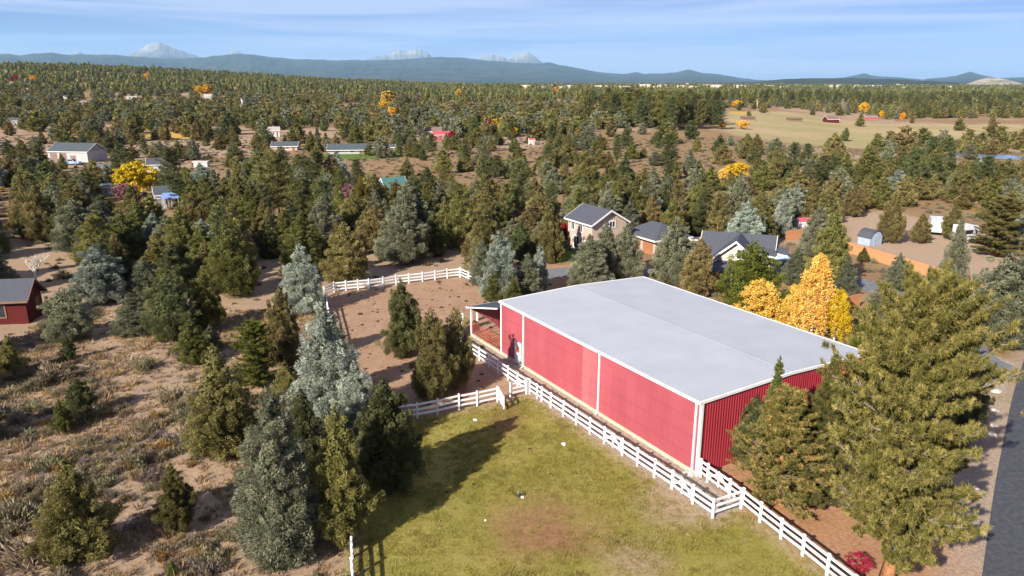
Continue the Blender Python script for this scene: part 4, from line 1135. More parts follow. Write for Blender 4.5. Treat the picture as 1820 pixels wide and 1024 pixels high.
 (-240, 610, 455, 130, 'jun_hi1', 'olive', 'juniper_tree', 'juniper outside the left edge shading the cabin roof'),
 (-75, 640, 500, 120, 'jun_round1', 'olive_green', 'juniper_tree', 'juniper just outside the left edge shading the cabin yard'),
 (-30, 690, 590, 80, 'jun_hi1', 'olive', 'juniper_tree', 'olive juniper just outside the left edge below the cabin'),
 (-60, 790, 660, 100, 'jun_hi0', 'olive_green', 'juniper_tree', 'green juniper just outside the left edge of the sage slope'),
]
for bx, by, ty, wpx, pr_, mt, nm_, lb in HAND:
    xy = G(bx, by)
    Hh = zat(xy, ty)
    Rr = wpx / 2 * depth(xy, Hh * .35) / FPX
    if pr_ in ('pine_hero',): Rr *= 1.0
    plant(pr_, xy, Hh, Rr * .97, nm_, lb, 'pine tree' if nm_ == 'pine_tree' else ('spruce tree' if nm_ == 'spruce_tree' else 'juniper tree'), mt)
LEAFY = [
 (1440, 612, 450, 96, 'aspen0', 'gold', 'aspen_tree', 'tall golden aspen behind the arena roof'),
 (1480, 620, 510, 66, 'aspen1', 'yellow', 'aspen_tree', 'yellow aspen on the right of the golden clump'),
 (1345, 592, 494, 110, 'aspen1', 'gold', 'aspen_tree', 'low orange gold aspen on the left of the golden clump'),
 (1405, 595, 505, 60, 'aspen0', 'gold', 'aspen_tree', 'smaller golden aspen in the middle of the clump'),
 (246, 352, 286, 72, 'maple0', 'yellow', 'maple_tree', 'round deep yellow maple by the grey cottage'),
 (228, 362, 325, 40, 'maple1', 'purple_twig', 'maple_tree', 'purple leaved small tree under the yellow maple'),
 (1308, 322, 288, 40, 'maple1', 'yellow', 'maple_tree', 'small glowing orange tree among olive junipers'),
 (1287, 322, 298, 24, 'maple0', 'gold', 'maple_tree', 'dull gold tree touching the glowing orange one'),
 (690, 192, 160, 22, 'poplar0', 'gold', 'poplar_tree', 'pale yellow poplar, tallest of the far middle ones'),
 (684, 200, 178, 22, 'maple0', 'yellow', 'maple_tree', 'small yellow tree at the foot of the tallest pale poplar'),
 (698, 213, 190, 14, 'poplar0', 'orange', 'poplar_tree', 'orange poplar below the pale yellow poplar'),
 (622, 200, 182, 10, 'poplar0', 'orange', 'poplar_tree', 'slim orange poplar left of the pale yellow one'),
 (608, 218, 199, 10, 'poplar0', 'orange', 'poplar_tree', 'short orange poplar left of the slim one'),
 (355, 170, 152, 16, 'maple0', 'orange', 'maple_tree', 'far orange tree on the left, left half of a pair'),
 (370, 170, 149, 14, 'poplar0', 'orange', 'poplar_tree', 'far orange poplar on the left, right half of a pair'),
 (775, 200, 184, 30, 'maple1', 'orange', 'maple_tree', 'far dull orange tree right of the pale poplars'),
 (881, 232, 210, 11, 'poplar0', 'yellow', 'poplar_tree', 'yellow poplar beside the rust brown trees'),
 (870, 230, 212, 18, 'maple0', 'crimson', 'maple_tree', 'rust red tree left of the yellow poplar'),
 (911, 245, 226, 18, 'maple1', 'yellow', 'maple_tree', 'small yellow tree right of the yellow poplar'),
 (803, 250, 232, 14, 'maple0', 'crimson', 'maple_tree', 'red tree beside the far red house'),
 (542, 228, 206, 18, 'maple1', 'bright_green', 'maple_tree', 'lime green tree by the far white house'),
 (816, 178, 158, 12, 'maple0', 'orange', 'maple_tree', 'far pale orange tree above the rust red tree'),
 (987, 172, 155, 12, 'maple1', 'orange', 'maple_tree', 'far salmon tree on the skyline of the middle trees'),
 (958, 185, 166, 14, 'maple0', 'bright_green', 'maple_tree', 'far bright green tree on the middle skyline'),
 (1310, 192, 178, 18, 'maple0', 'orange', 'maple_tree', 'orange tree at the left end of the pasture edge'),
 (1320, 230, 214, 24, 'maple1', 'gold', 'maple_tree', 'gold tree at the near corner of the pasture'),
 (1284, 230, 216, 14, 'maple0', 'orange', 'maple_tree', 'orange bush left of the pasture pool'),
 (1534, 205, 182, 18, 'maple1', 'orange', 'maple_tree', 'orange tree at the middle of the pasture edge'),
 (1566, 212, 196, 9, 'maple0', 'yellow', 'maple_tree', 'small yellow tree right of the middle pasture tree'),
 (1603, 216, 200, 11, 'maple1', 'orange', 'maple_tree', 'orange tree toward the right end of the pasture'),
 (1345, 200, 172, 5, 'bare0', 'pale_bark', 'bare_tree', 'bare pale poplar standing at the pasture edge'),
 (1497, 202, 175, 8, 'twiggy0', 'pale_twig', 'bare_tree', 'bare brown poplar in front of the far pines'),
 (65, 505, 438, 62, 'bare0', None, 'bare_tree', 'leafless white barked tree behind the dark red cabin'),
 (620, 395, 325, 40, 'twiggy0', 'purple_twig', 'bare_tree', 'leafless pinkish grey tree left of the teal roof'),
 (1002, 438, 396, 26, 'maple0', 'crimson', 'maple_tree', 'crimson tree at the left wall of the tan house'),
 (215, 352, 325, 34, 'twiggy0', 'pale_twig', 'bare_tree', 'pale leafless tree left of the purple one'),
 (60, 148, 134, 12, 'maple0', 'orange', 'maple_tree', 'far orange tree near the left horizon'),
 (28, 148, 134, 14, 'maple1', 'crimson', 'maple_tree', 'far reddish tree near the left horizon'),
 (260, 141, 130, 7, 'maple0', 'orange', 'maple_tree', 'tiny orange tree on the left horizon'),
]
def on_terrain(px_, py_):
    t = 20.0; d = ray(px_, py_); d = d / np.hypot(d[0], d[1])
    lo, hi = 20.0, 9000.0
    # march outwards to the first hit with the ground
    tt = np.concatenate([np.arange(20, 400, 2.0), np.arange(400, 9000, 8.0)])
    Z = CAMH + d[2] * tt
    g = gz(d[0] * tt, d[1] * tt)
    k = np.argmax(Z <= g) if np.any(Z <= g) else len(tt) - 1
    return np.array([d[0] * tt[k], d[1] * tt[k]])
for bx, by, ty, wpx, pr_, mt, nm_, lb in LEAFY:
    xy = on_terrain(bx, by)
    z_ = float(gz(*xy))
    Hh = min(zat(xy, ty) - z_, 22.0)
    Rr = wpx / 2 * depth(xy) / FPX
    plant(pr_, xy, Hh, Rr, nm_, lb, nm_.replace('_', ' '), None if nm_ == 'bare_tree' and pr_ == 'bare0' else mt)

# ------------------------------------------------------------------ buildings
def paint(name, c, rough=.7):
    noise_mat(name, tuple(v * .92 for v in c), tuple(min(v * 1.06, 1) for v in c), 1.2, rough, .2)
paint('tan_wall', (.44, .33, .27)); paint('cream_wall', (.50, .42, .37)); paint('white_wall', (.56, .54, .52)); paint('grey_wall', (.40, .40, .39))
paint('shop_wall', (.46, .40, .375)); paint('shop_gable', (.30, .26, .24)); paint('shop_door', (.22, .15, .14)); paint('grey_roof', (.070, .084, .092)); paint('teal_roof', (.07, .17, .165))
paint('red_wall', (.085, .010, .009)); paint('rose_wall', (.38, .08, .085)); paint('red_roof', (.50, .075, .10)); paint('blue_wall', (.30, .36, .45)); paint('cedar', (.52, .235, .110)); paint('cedar_door', (.30, .135, .07)); paint('brown_wall', (.20, .12, .08))  # red_wall is darkened so the cabin's shade sits in its colour
paint('pale_roof', (.36, .32, .30)); paint('brown_roof', (.17, .115, .10)); paint('blue_awning', (.18, .26, .55)); paint('car_white', (.58, .58, .60), .3); paint('car_blue', (.30, .42, .60), .3); paint('rubber', (.02, .02, .02)); paint('steel', (.42, .43, .45), .4)
BUILT = []                              # footprints (x, y, radius) kept clear of planted trees
def window(parent, face, u, z, w, h, mat='white_trim', pane='glass_dark', name='window'):
    """face = (origin xy, tangent xy, normal xy) in the parent's local frame"""
    o, t, n = (np.array(q, float) for q in face)
    def pt(a, c, d): q = o + t * a + n * d; return (q[0], q[1], c)
    def slab(a0, a1, c0, c1, d0, d1):
        return MB().prism([[pt(a0, c0, d0), pt(a1, c0, d0), pt(a1, c1, d0), pt(a0, c1, d0)], [pt(a0, c0, d1), pt(a1, c0, d1), pt(a1, c1, d1), pt(a0, c1, d1)]], None)
    f = min(.14, w * .16)
    m = MB()
    for a0, a1, c0, c1 in ((u - w / 2 - f, u + w / 2 + f, z + h, z + h + f), (u - w / 2 - f, u + w / 2 + f, z - f, z), (u - w / 2 - f, u - w / 2, z, z + h), (u + w / 2, u + w / 2 + f, z, z + h), (u - .03, u + .03, z, z + h)):
        s = slab(a0, a1, c0, c1, .0, .07); b = len(m.v); m.v += s.v; m.f += [tuple(i + b for i in q) for q in s.f]
    wo = put(name, m.mesh(name, mat), parent)
    put('pane', slab(u - w / 2, u + w / 2, z, z + h, .005, .03).mesh('pane', pane), wo)
def panel_door(parent, face, u, z, w, h, mat, name='door', slats=4):
    o, t, n = (np.array(q, float) for q in face)
    def pt(a, c, d): q = o + t * a + n * d; return (q[0], q[1], c)
    m = MB()
    for k in range(slats):
        c0 = z + h * k / slats; c1 = z + h * (k + 1) / slats - .03
        m.prism([[pt(u - w / 2, c0, 0), pt(u + w / 2, c0, 0), pt(u + w / 2, c1, 0), pt(u - w / 2, c1, 0)], [pt(u - w / 2, c0, .05), pt(u + w / 2, c0, .05), pt(u + w / 2, c1, .05), pt(u - w / 2, c1, .05)]], None)
    put(name, m.mesh(name, mat), parent)
def gable_house(name, label, cat, xy, rz, L, W, h, rise, wall, roof, trim='white_trim', ov=.45, gable=None, wins=(), doors=(), group=None, z=None):
    """local x along the ridge (length L), y across (W); front wall is y=-W/2, right gable is x=+L/2"""
    z0 = float(gz(*xy)) if z is None else z
    t = thing(name, label, cat, (xy[0], xy[1], z0 - .05), rz, group)
    put('wall', MB().box(-L / 2, L / 2, -W / 2, W / 2, -.6, h).mesh('wall', wall), t)
    for sx_ in (-1, 1):
        x0, x1 = (L / 2 - .12, L / 2 - .002) if sx_ > 0 else (-L / 2 + .002, -L / 2 + .12)
        put('gable', MB().prism([[(x0, -W / 2 + .01, h), (x0, W / 2 - .01, h), (x0, 0, h + rise - .03)], [(x1, -W / 2 + .01, h), (x1, W / 2 - .01, h), (x1, 0, h + rise - .03)]], None).mesh('gable', gable or wall), t)
    k = rise / (W / 2)
    for s in (-1, 1):
        y1 = s * (W / 2 + ov); zz = h - k * ov
        sl = [(-L / 2 - ov, L / 2 + ov)]
        m = MB().prism([[(x_, 0, h + rise), (x_, y1, zz), (x_, y1, zz + .16), (x_, 0, h + rise + .16)] for x_ in (-L / 2 - ov, L / 2 + ov)], None)
        ro = put('roof', m.mesh('roof', roof), t)
        put('fascia', MB().box(-L / 2 - ov, L / 2 + ov, min(y1, y1 + s * .06), max(y1, y1 + s * .06), zz - .06, zz + .165).mesh('fascia', trim), ro)
        for x_ in (-L / 2 - ov - .06, L / 2 + ov):
            put('rake', MB().prism([[(a, 0, h + rise - .08), (a, y1, zz - .08), (a, y1, zz + .17), (a, 0, h + rise + .17)] for a in (x_, x_ + .06)], None).mesh('rake', trim), ro)
    F = {'front': ((0, -W / 2), (1, 0), (0, -1)), 'back': ((0, W / 2), (-1, 0), (0, 1)), 'right': ((L / 2, 0), (0, 1), (1, 0)), 'left': ((-L / 2, 0), (0, -1), (-1, 0))}
    for sd, u, zz, w, hh in wins: window(t, F[sd], u, zz, w, hh, trim)
    for sd, u, zz, w, hh, mt in doors: panel_door(t, F[sd], u, zz, w, hh, mt)
    BUILT.append((xy[0], xy[1], max(L, W) * .62))
    return t
# tan two-storey house: eave corners read from the photograph at the eave height
h1 = 4.9
p0 = G(1052, 399, h1); p1 = G(1005, 385, h1); p2 = G(1113, 391, h1)
ex = (p0 - p1); L1 = np.hypot(*ex) - .6; ex /= np.hypot(*ex)
W1 = abs(np.dot(p2 - p0, np.array([-ex[1], ex[0]]))) - .5
c1_ = (p0 + p1) / 2 + np.array([-ex[1], ex[0]]) * (W1 / 2 + .3)
tan = gable_house('tan_house', 'two-storey tan house with dark shingle roof and white window trim', 'house', c1_, math.atan2(ex[1], ex[0]), L1, W1, h1, 1.7, 'tan_wall', 'shingle',
    wins=[('front', -L1 * .28, 3.3, .8, 1.2), ('front', L1 * .05, 3.3, .8, 1.2), ('front', -L1 * .12, .7, 1.4, 1.7), ('front', L1 * .33, .9, 1.3, 1.2), ('front', L1 * .34, 4.2, .9, .3), ('right', -W1 * .12, 4.2, .5, .6), ('right', W1 * .08, 4.2, .9, .8)])
gp = G(1140, 447)
hip = thing('garage', 'garage with hipped dark shingle roof and cedar doors beside the tan house', 'garage', (*gp, -.05), math.atan2(ex[1], ex[0]))
put('wall', MB().box(-3.2, 3.2, 0, 5.5, -.3, 2.5).mesh('wall', 'tan_wall'), hip)
m_ = MB(); 
rfv = [(-4, -.8, 2.45), (4, -.8, 2.45), (4, 6.3, 2.45), (-4, 6.3, 2.45), (-1.2, 2.7, 4.3), (1.2, 2.7, 4.3)]
m_.v = rfv; m_.f = [(0, 1, 5, 4), (1, 2, 5), (2, 3, 4, 5), (3, 0, 4), (3, 2, 1, 0)]
ro_ = put('roof', m_.mesh('roof', 'shingle'), hip)
put('fascia', MB().box(-4.05, 4.05, -.86, -.8, 2.25, 2.48).box(4.0, 4.06, -.86, 6.3, 2.25, 2.48).mesh('fascia', 'white_trim'), ro_)
panel_door(hip, ((0, 0), (1, 0), (0, -1)), -1.5, 0.05, 2.4, 2.2, 'cedar_door', slats=5); panel_door(hip, ((0, 0), (1, 0), (0, -1)), 1.5, 0.05, 2.4, 2.2, 'cedar_door', slats=5)
BUILT.append((*gp, 5))
# gabled house
hg = 5.6
q0 = G(1306, 431, hg); q1 = G(1322, 401, hg)
cdir = (q0 - q1); cdir /= np.hypot(*cdir)              # towards the viewer along the cross gable
hx = np.array([-cdir[1], cdir[0]])                     # to the right seen from the front
if hx[0] < 0: hx = -hx
front = q0 - cdir * .5
h2c = front - cdir * 4.6
rz2 = math.atan2(hx[1], hx[0])
gab = gable_house('gabled_house', 'cream house with steep dark roof, cross gable and white four-pane window', 'house', h2c - cdir * .6, rz2, 8.4, 6.6, 3.3, 2.3, 'cream_wall', 'shingle', wins=[('front', -3.2, 1.6, .8, 1.0), ('right', 0, 1.4, 1.0, 1.2)])
def cross_gable(parent, off, wid, h, rise, y0, y1):
    put('gable', MB().prism([[(off - wid / 2, y, -.3), (off + wid / 2, y, -.3), (off + wid / 2, y, h), (off, y, h + rise), (off - wid / 2, y, h)] for y in (y0, y0 + .2)], None).mesh('gable', 'cream_wall'), parent)
    put('wall', MB().box(off - wid / 2 + .02, off + wid / 2 - .02, y0 + .2, y1, -.3, h - .02).mesh('wall', 'cream_wall'), parent)
    k = rise / (wid / 2)
    for s in (-1, 1):
        xe = off + s * (wid / 2 + .5); ze = h - k * .5
        ro = put('roof', MB().prism([[(off, y, h + rise), (xe, y, ze), (xe, y, ze + .15), (off, y, h + rise + .15)] for y in (y0 - .5, y1)], None).mesh('roof', 'shingle'), parent)
        put('rake', MB().prism([[(off, y, h + rise - .1), (xe, y, ze - .1), (xe, y, ze + .17), (off, y, h + rise + .17)] for y in (y0 - .57, y0 - .5)], None).mesh('rake', 'white_trim'), ro)
cross_gable(gab, 0.2, 5.6, 3.35, 2.35, -5.4, .2)
window(gab, ((0.2, -5.4), (1, 0), (0, -1)), .7, 3.6, 1.1, 1.1)
for i_, (ox, yy) in enumerate(((2.6, -3.6), (4.0, -2.2))):
    d_ = put('dormer', MB().prism([[(ox - .2, yy, 4.0), (ox + 2.2, yy, 3.6), (ox + 2.2, yy + 1.6, 4.2), (ox - .2, yy + 1.6, 4.6)], [(ox - .2, yy, 4.12), (ox + 2.2, yy, 3.72), (ox + 2.2, yy + 1.6, 4.32), (ox - .2, yy + 1.6, 4.72)]], None).mesh('dormer', 'shingle'), gab)
    put('fascia', MB().prism([[(ox - .2, yy - .06, 3.9), (ox + 2.2, yy - .06, 3.5), (ox + 2.2, yy - .06, 3.74), (ox - .2, yy - .06, 4.14)], [(ox - .2, yy, 3.9), (ox + 2.2, yy, 3.5), (ox + 2.2, yy, 3.74), (ox - .2, yy, 4.14)]], None).mesh('fascia', 'white_trim'), d_)
put('porch_roof', MB().prism([[(-3.1, -8.0, 2.3), (3.3, -8.0, 2.3), (3.3, -5.42, 3.1), (-3.1, -5.42, 3.1)], [(-3.1, -8.0, 2.42), (3.3, -8.0, 2.42), (3.3, -5.42, 3.22), (-3.1, -5.42, 3.22)]], None).mesh('porch_roof', 'shingle'), gab)
for xx in (-2.9, 0.1, 3.1): put('porch_post', MB().box(xx - .07, xx + .07, -7.9, -7.76, -.2, 2.32).mesh('porch_post', 'white_trim'), gab)
# dark red cabin at the left edge
hc = 2.9
k0 = G(47, 530, hc); k2 = G(81, 510, hc)
gy_ = (k2 - k0); Wc = np.hypot(*gy_) - .8; gy_ /= np.hypot(*gy_)
lx = np.array([gy_[1], -gy_[0]])
if lx[0] < 0: lx = -lx
Lc = 12.0
cc = (k0 + k2) / 2 - lx * (Lc / 2 + .4)
gable_house('red_cabin', 'dark red cabin with dark shingle roof cut by the left edge', 'house', cc, math.atan2(lx[1], lx[0]), Lc, Wc, hc, 1.5, 'red_wall', 'shingle', 'brown_wall', wins=[('front', Lc * .27, .9, 1.3, 1.2), ('right', Wc * .2, 1.2, .7, 1.0), ('front', -Lc * .2, .9, 1.3, 1.2)])
# grey metal shop
s0, s1 = G(84, 290), G(160, 290)
sx_ = s1 - s0; Ls = np.hypot(*sx_); sx_ = sx_ / Ls
srot = math.atan2(sx_[1], sx_[0]) - .13
dn = np.array([-math.sin(srot), math.cos(srot)])
gable_house('metal_shop', 'long pale metal shop with grey roof and three brown roller doors', 'barn', (s0 + s1) / 2 + dn * 4.6, srot, Ls, 9.0, 3.4, 2.2, 'shop_wall', 'grey_roof', ov=.3, gable='shop_gable',
    doors=[('front', -Ls * .36, .05, 2.4, 2.9, 'shop_door'), ('front', -Ls * .12, .05, 2.4, 2.9, 'shop_door'), ('front', Ls * .13, .05, 1.9, 2.2, 'shop_door'), ('front', Ls * .3, .05, 1.0, 2.0, 'white_wall')], wins=[('right', 0, 3.9, .6, .6)])
def small(label, px0, px1, yb, hpx, wall, roof, rot=0.0, ratio=.75, rise=.45, name='house', cat='house', wins=True, trim='white_trim', group=None):
    a, b = on_terrain(px0, yb), on_terrain(px1, yb)
    L = np.hypot(*(b - a)); c = (a + b) / 2
    h = hpx * depth(c) / FPX
    W = L * ratio
    w_ = [('front', -L * .25, h * .35, L * .1, h * .4), ('front', L * .12, h * .35, L * .1, h * .4), ('right', 0, h * .35, W * .14, h * .4)] if wins else []
    d_ = [('front', L * .35, 0.05, L * .09, h * .8, 'brown_wall')] if wins else []
    return gable_house(name, label, cat, c + np.array([0, W / 2]), rot, L, W, h, rise * W / 2, wall, roof, trim, L * .04, wins=w_, doors=d_, group=group)
small('pale grey cottage with gable beside the yellow maple', 270, 300, 372, 24, 'grey_wall', 'grey_roof', .5, 1.0, 1.0)
small('white gabled house half hidden behind the yellow maple', 258, 290, 305, 12, 'white_wall', 'shingle', .35, .9, .7)
small('low flat roofed house left of the purple tree', 180, 216, 350, 16, 'grey_wall', 'grey_roof', .1, .7, .3)
small('small pinkish box shed in the sandy clearing', 345, 367, 298, 9, 'white_wall', 'pale_roof', .1, .6, .15, 'shed', 'shed', False)
small('house with teal green metal roof among the junipers', 674, 718, 352, 11, 'grey_wall', 'teal_roof', .6, 1.0, 1.0)
small('long grey roofed house on the far green lawn', 582, 650, 274, 8, 'grey_wall', 'grey_roof', .12, .5, .5)
small('low grey house at the right of the far lawn', 655, 700, 268, 6, 'grey_wall', 'grey_roof', .1, .45, .4)
small('far bright red house with brown roof in the middle', 768, 796, 250, 10, 'rose_wall', 'red_roof', .3, .7, .5)
small('far brown roofed house just behind the bright red one', 755, 782, 240, 6, 'brown_wall', 'brown_roof', .1, .7, .7)
small('white house with pale roof on the left of the far lane', 466, 494, 244, 11, 'white_wall', 'pale_roof', .3, .7, .6)
small('tan outbuilding below the white lane house', 482, 527, 268, 8, 'tan_wall', 'grey_roof', .1, .6, .5)
small('pale roofed house at the far left edge above the shop', 2, 38, 222, 7, 'grey_wall', 'grey_roof', .1, .6, .5)
small('tiny far white house below the left horizon', 40, 52, 166, 6, 'white_wall', 'pale_roof', .2, .8, .6)
small('tiny far white gable among dark trees left of centre', 428, 437, 186, 6, 'white_wall', 'grey_roof', .7, 1.0, 1.0)
small('far grey house under the orange pair of trees', 362, 376, 174, 4, 'grey_wall', 'pale_roof', .1, .7, .5)
small('far low grey house left of the orange pair', 224, 242, 178, 4, 'grey_wall', 'pale_roof', .1, .7, .4)
small('far brown barn left among dark trees', 140, 154, 186, 5, 'brown_wall', 'brown_roof', .2, .8, .6)
small('far white cottage above the clearing on the left', 112, 122, 176, 4, 'white_wall', 'grey_roof', .2, .8, .6)
small('small house with orange red roof between junipers right of centre', 940, 950, 258, 8, 'white_wall', 'red_roof', .2, .9, .6)
small('far pink house among middle trees', 1046, 1056, 200, 5, 'rose_wall', 'brown_roof', .2, .9, .5)
small('grey white shed with pink red roof behind the gabled house', 1421, 1449, 412, 15, 'white_wall', 'red_roof', .12, .6, .55, 'shed', 'shed')
small('dark brown garden shed between the two houses', 1226, 1242, 442, 12, 'brown_wall', 'shingle', .1, .8, .4, 'shed', 'shed', False)
G_SH = 'run-in sheds on the pasture'
small('dark run-in shed on the left of the pasture', 1327, 1335, 214, 4, 'brown_wall', 'brown_roof', .1, .6, .3, 'run_in_shed', 'shed', False, 'brown_wall', G_SH)
small('dark run-in shed in the middle of the pasture', 1408, 1420, 216, 4, 'brown_wall', 'brown_roof', .1, .6, .3, 'run_in_shed', 'shed', False, 'brown_wall', G_SH)
small('small red barn at the back of the pasture', 1476, 1484, 219, 6, 'red_wall', 'brown_roof', .1, .9, .6, 'red_barn', 'barn', False)
small('low reddish farmhouse at the pasture edge right of the red barn', 1541, 1556, 212, 4, 'rose_wall', 'brown_roof', .1, .6, .5, 'farmhouse', 'house', False)
small('dark run-in shed at the right end of the pasture', 1592, 1601, 217, 4, 'brown_wall', 'brown_roof', .1, .6, .3, 'run_in_shed', 'shed', False, 'brown_wall', G_SH)
small('black shed beyond the pasture by the tall pine', 1707, 1716, 230, 4, 'brown_wall', 'shingle', .1, .8, .4, 'run_in_shed', 'shed', False, 'brown_wall', G_SH)
# blue gambrel shed
bp_ = G(1545, 434); bs = thing('garden_shed', 'little light blue gambrel shed at the edge of the sandy yard', 'shed', (*bp_, -.03), .45)
gam = [(-1.35, 0), (1.35, 0), (1.35, 1.35), (.85, 2.0), (0, 2.3), (-.85, 2.0), (-1.35, 1.35)]
put('wall', MB().prism([[(u, v_ * 0 + y, max(v_, -.1)) for u, v_ in gam] for y in (-1.1, 1.1)], None).mesh('wall', 'blue_wall'), bs)
top_ = [(-1.5, 1.25), (-.92, 2.06), (0, 2.4), (.92, 2.06), (1.5, 1.25)]
for i in range(4):
    (u0, v0), (u1, v1) = top_[i], top_[i + 1]
    put('roof', MB().prism([[(u0, y, v0), (u1, y, v1), (u1, y, v1 + .08), (u0, y, v0 + .08)] for y in (-1.25, 1.25)], None).mesh('roof', 'shingle'), bs)
panel_door(bs, ((0, -1.1), (1, 0), (0, -1)), 0, .05, 1.1, 1.6, 'blue_wall', slats=2)
BUILT.append((*bp_, 2.5))
# cedar fences: every board a part
BOARD = MB().prism([[(0, -.02, 0), (.29, -.02, 0), (.29, -.02, 1.62), (.145, -.02, 1.66), (0, -.02, 1.62)], [(0, .02, 0), (.29, .02, 0), (.29, .02, 1.62), (.145, .02, 1.66), (0, .02, 1.62)]], None).mesh('board', 'cedar')
def cedar(label, a, b, n_limit=70):
    a, b = np.array(a), np.array(b); d = b - a; L = np.hypot(*d); an = math.atan2(d[1], d[0])
    f = thing('cedar_fence', label, 'fence', (*a, float(gz(*a)) - .05), an, 'cedar board fences')
    n = int(L / .30)
    for i in range(n): put('board', BOARD, f, (i * .30, .004 * (i % 2), 0))
    for zz in (.35, 1.25): put('rail', MB().box(0, n * .3, .03, .09, zz - .05, zz + .05).mesh('rail', 'cedar'), f)
cedar('orange cedar board fence running below the blue shed', G(1503, 448), G(1648, 492))
cedar('orange cedar board fence behind the thin juniper', G(1652, 494), G(1745, 520))
cedar('short orange cedar fence right of the golden aspen', G(1500, 552), G(1530, 545))
cedar('short orange cedar fence beside the red roofed shed', G(1396, 428), G(1424, 424))
# pond and pasture pool
noise_mat('pond_water', (.10, .17, .28), (.14, .22, .34), .3, .12, .5)
pc = on_terrain(1750, 280); zz_ = float(gz(*pc))
th_ = np.linspace(0, 2 * math.pi, 40, endpoint=False)
rw = 1 + .12 * np.sin(th_ * 3 + 1) + .08 * np.sin(th_ * 5)
pv = np.stack([pc[0] + np.cos(th_) * 13 * rw, pc[1] + np.sin(th_) * 13 * rw, np.full(40, max(zz_, float(gz(pc[0], pc[1] + 8))) + .25)], 1)
mp = bpy.data.meshes.new('pond'); mp.from_pydata([tuple(p) for p in pv], [], [tuple(range(40))]); mp.materials.append(MATS['pond_water'])
put('pond', mp, label='small blue pond near the right edge', kind='structure'); BUILT.append((*pc, 13))
# vehicles
def wheel(parent, x_, y_, r_, w_=.2):
    m = MB().prism([[(x_ + math.cos(a) * r_, y, r_ + math.sin(a) * r_) for a in np.linspace(0, 2 * math.pi, 12, endpoint=False)] for y in (y_ - w_ / 2, y_ + w_ / 2)], None)
    o = put('wheel', m.mesh('wheel', 'rubber'), parent)
    m2 = MB().prism([[(x_ + math.cos(a) * r_ * .55, y, r_ + math.sin(a) * r_ * .55) for a in np.linspace(0, 2 * math.pi, 10, endpoint=False)] for y in (y_ - w_ / 2 - .01, y_ + w_ / 2 + .01)], None)
    put('rim', m2.mesh('rim', 'steel'), o)
def pickup(label, xy, rz, body):
    t = thing('pickup_truck', label, 'truck', (*xy, float(gz(*xy)) + .045), rz)
    prof_ = [(-2.7, .45), (2.7, .45), (2.72, .95), (1.5, 1.05), (1.5, 1.05), (-2.7, 1.05)]
    put('body', MB().prism([[(u, y, v) for u, v in prof_] for y in (-.92, .92)], None).mesh('body', body), t)
    put('cab', MB().prism([[(u, y * (.86 if v > 1.2 else .92), v) for u, v in ((-.6, 1.05), (1.5, 1.05), (.75, 1.75), (-.45, 1.75))] for y in (-1, 1)], None).mesh('cab', body), t)
    for y in (-.905, .885): put('window', MB().prism([[(u, y, v) for u, v in ((-.45, 1.15), (1.2, 1.15), (.7, 1.66), (-.38, 1.66))], [(u, y + .02, v) for u, v in ((-.45, 1.15), (1.2, 1.15), (.7, 1.66), (-.38, 1.66))]], None).mesh('window', 'glass_dark'), t)
    put('windscreen', MB().prism([[(1.42, y, 1.15), (.85, y, 1.68), (.89, y, 1.70), (1.47, y, 1.15)] for y in (-.74, .74)], None).mesh('windscreen', 'glass_dark'), t)
    for x_ in (-1.7, 1.75):
        for y in (-.88, .88): wheel(t, x_, y, .38, .24)
    for y in (-.7, .7): put('headlight', MB().box(2.70, 2.74, y - .15, y + .15, .7, .88).mesh('headlight', 'white_trim'), t)
pickup('pale blue pickup parked on the apron before the metal shop', on_terrain(126, 294), .12, 'car_blue')
pickup('silver blue pickup parked beside the gabled house', G(1382, 468), -.9, 'car_blue')
def camper(label, xy, rz, L=6.0):
    t = thing('camper_trailer', label, 'camper', (*xy, float(gz(*xy))), rz)
    put('body', MB().prism([[(u, y, v) for u, v in ((-L / 2, .6), (L / 2, .6), (L / 2 + .3, 1.6), (L / 2, 2.75), (-L / 2, 2.75))] for y in (-1.15, 1.15)], None).mesh('body', 'car_white'), t)
    for u in (-L * .3, 0, L * .28): put('window', MB().box(u - .45, u + .45, -1.18, -1.148, 1.5, 2.15).mesh('window', 'glass_dark'), t)
    put('door', MB().box(L * .12, L * .12 + .6, -1.185, -1.15, .65, 2.3).mesh('door', 'steel'), t)
    put('stripe', MB().box(-L / 2, L / 2, -1.165, -1.149, 1.1, 1.25).mesh('stripe', 'car_blue'), t)
    for u in (-.5, .5):
        for y in (-1.0, 1.0): wheel(t, u, y, .35, .22)
    put('roof_vent', MB().box(-.4, .1, -.25, .25, 2.75, 2.9).mesh('roof_vent', 'white_trim'), t)
    BUILT.append((*xy, 4))
camper('white camper trailer behind the trees of the sandy yard', G(1664, 416), 1.15, 3.6)
camper('white travel trailer parked by the wide crowned pine', G(1712, 430), .3, 2.6)
tp = G(1722, 530); tt_ = thing('utility_trailer', 'empty flatbed utility trailer with pale rails beside the driveway', 'trailer', (*tp, 0), -.5)
put('deck', MB().box(-1.6, 1.6, -.8, .8, .45, .55).mesh('deck', 'brown_wall'), tt_)
for y in (-.8, .76): put('side_rail', MB().box(-1.6, 1.6, y, y + .04, .55, .85).mesh('side_rail', 'steel'), tt_)
put('tailgate', MB().box(-1.66, -1.605, -.8, .8, .5, 1.1).mesh('tailgate', 'steel'), tt_)
put('tow_bar', MB().tube([(1.6, -.5, .5), (2.6, 0, .45)], .05).tube([(1.6, .5, .5), (2.6, 0, .45)], .05).mesh('tow_bar', 'steel'), tt_)
for y in (-.92, .92): wheel(tt_, -.1, y, .3, .18)
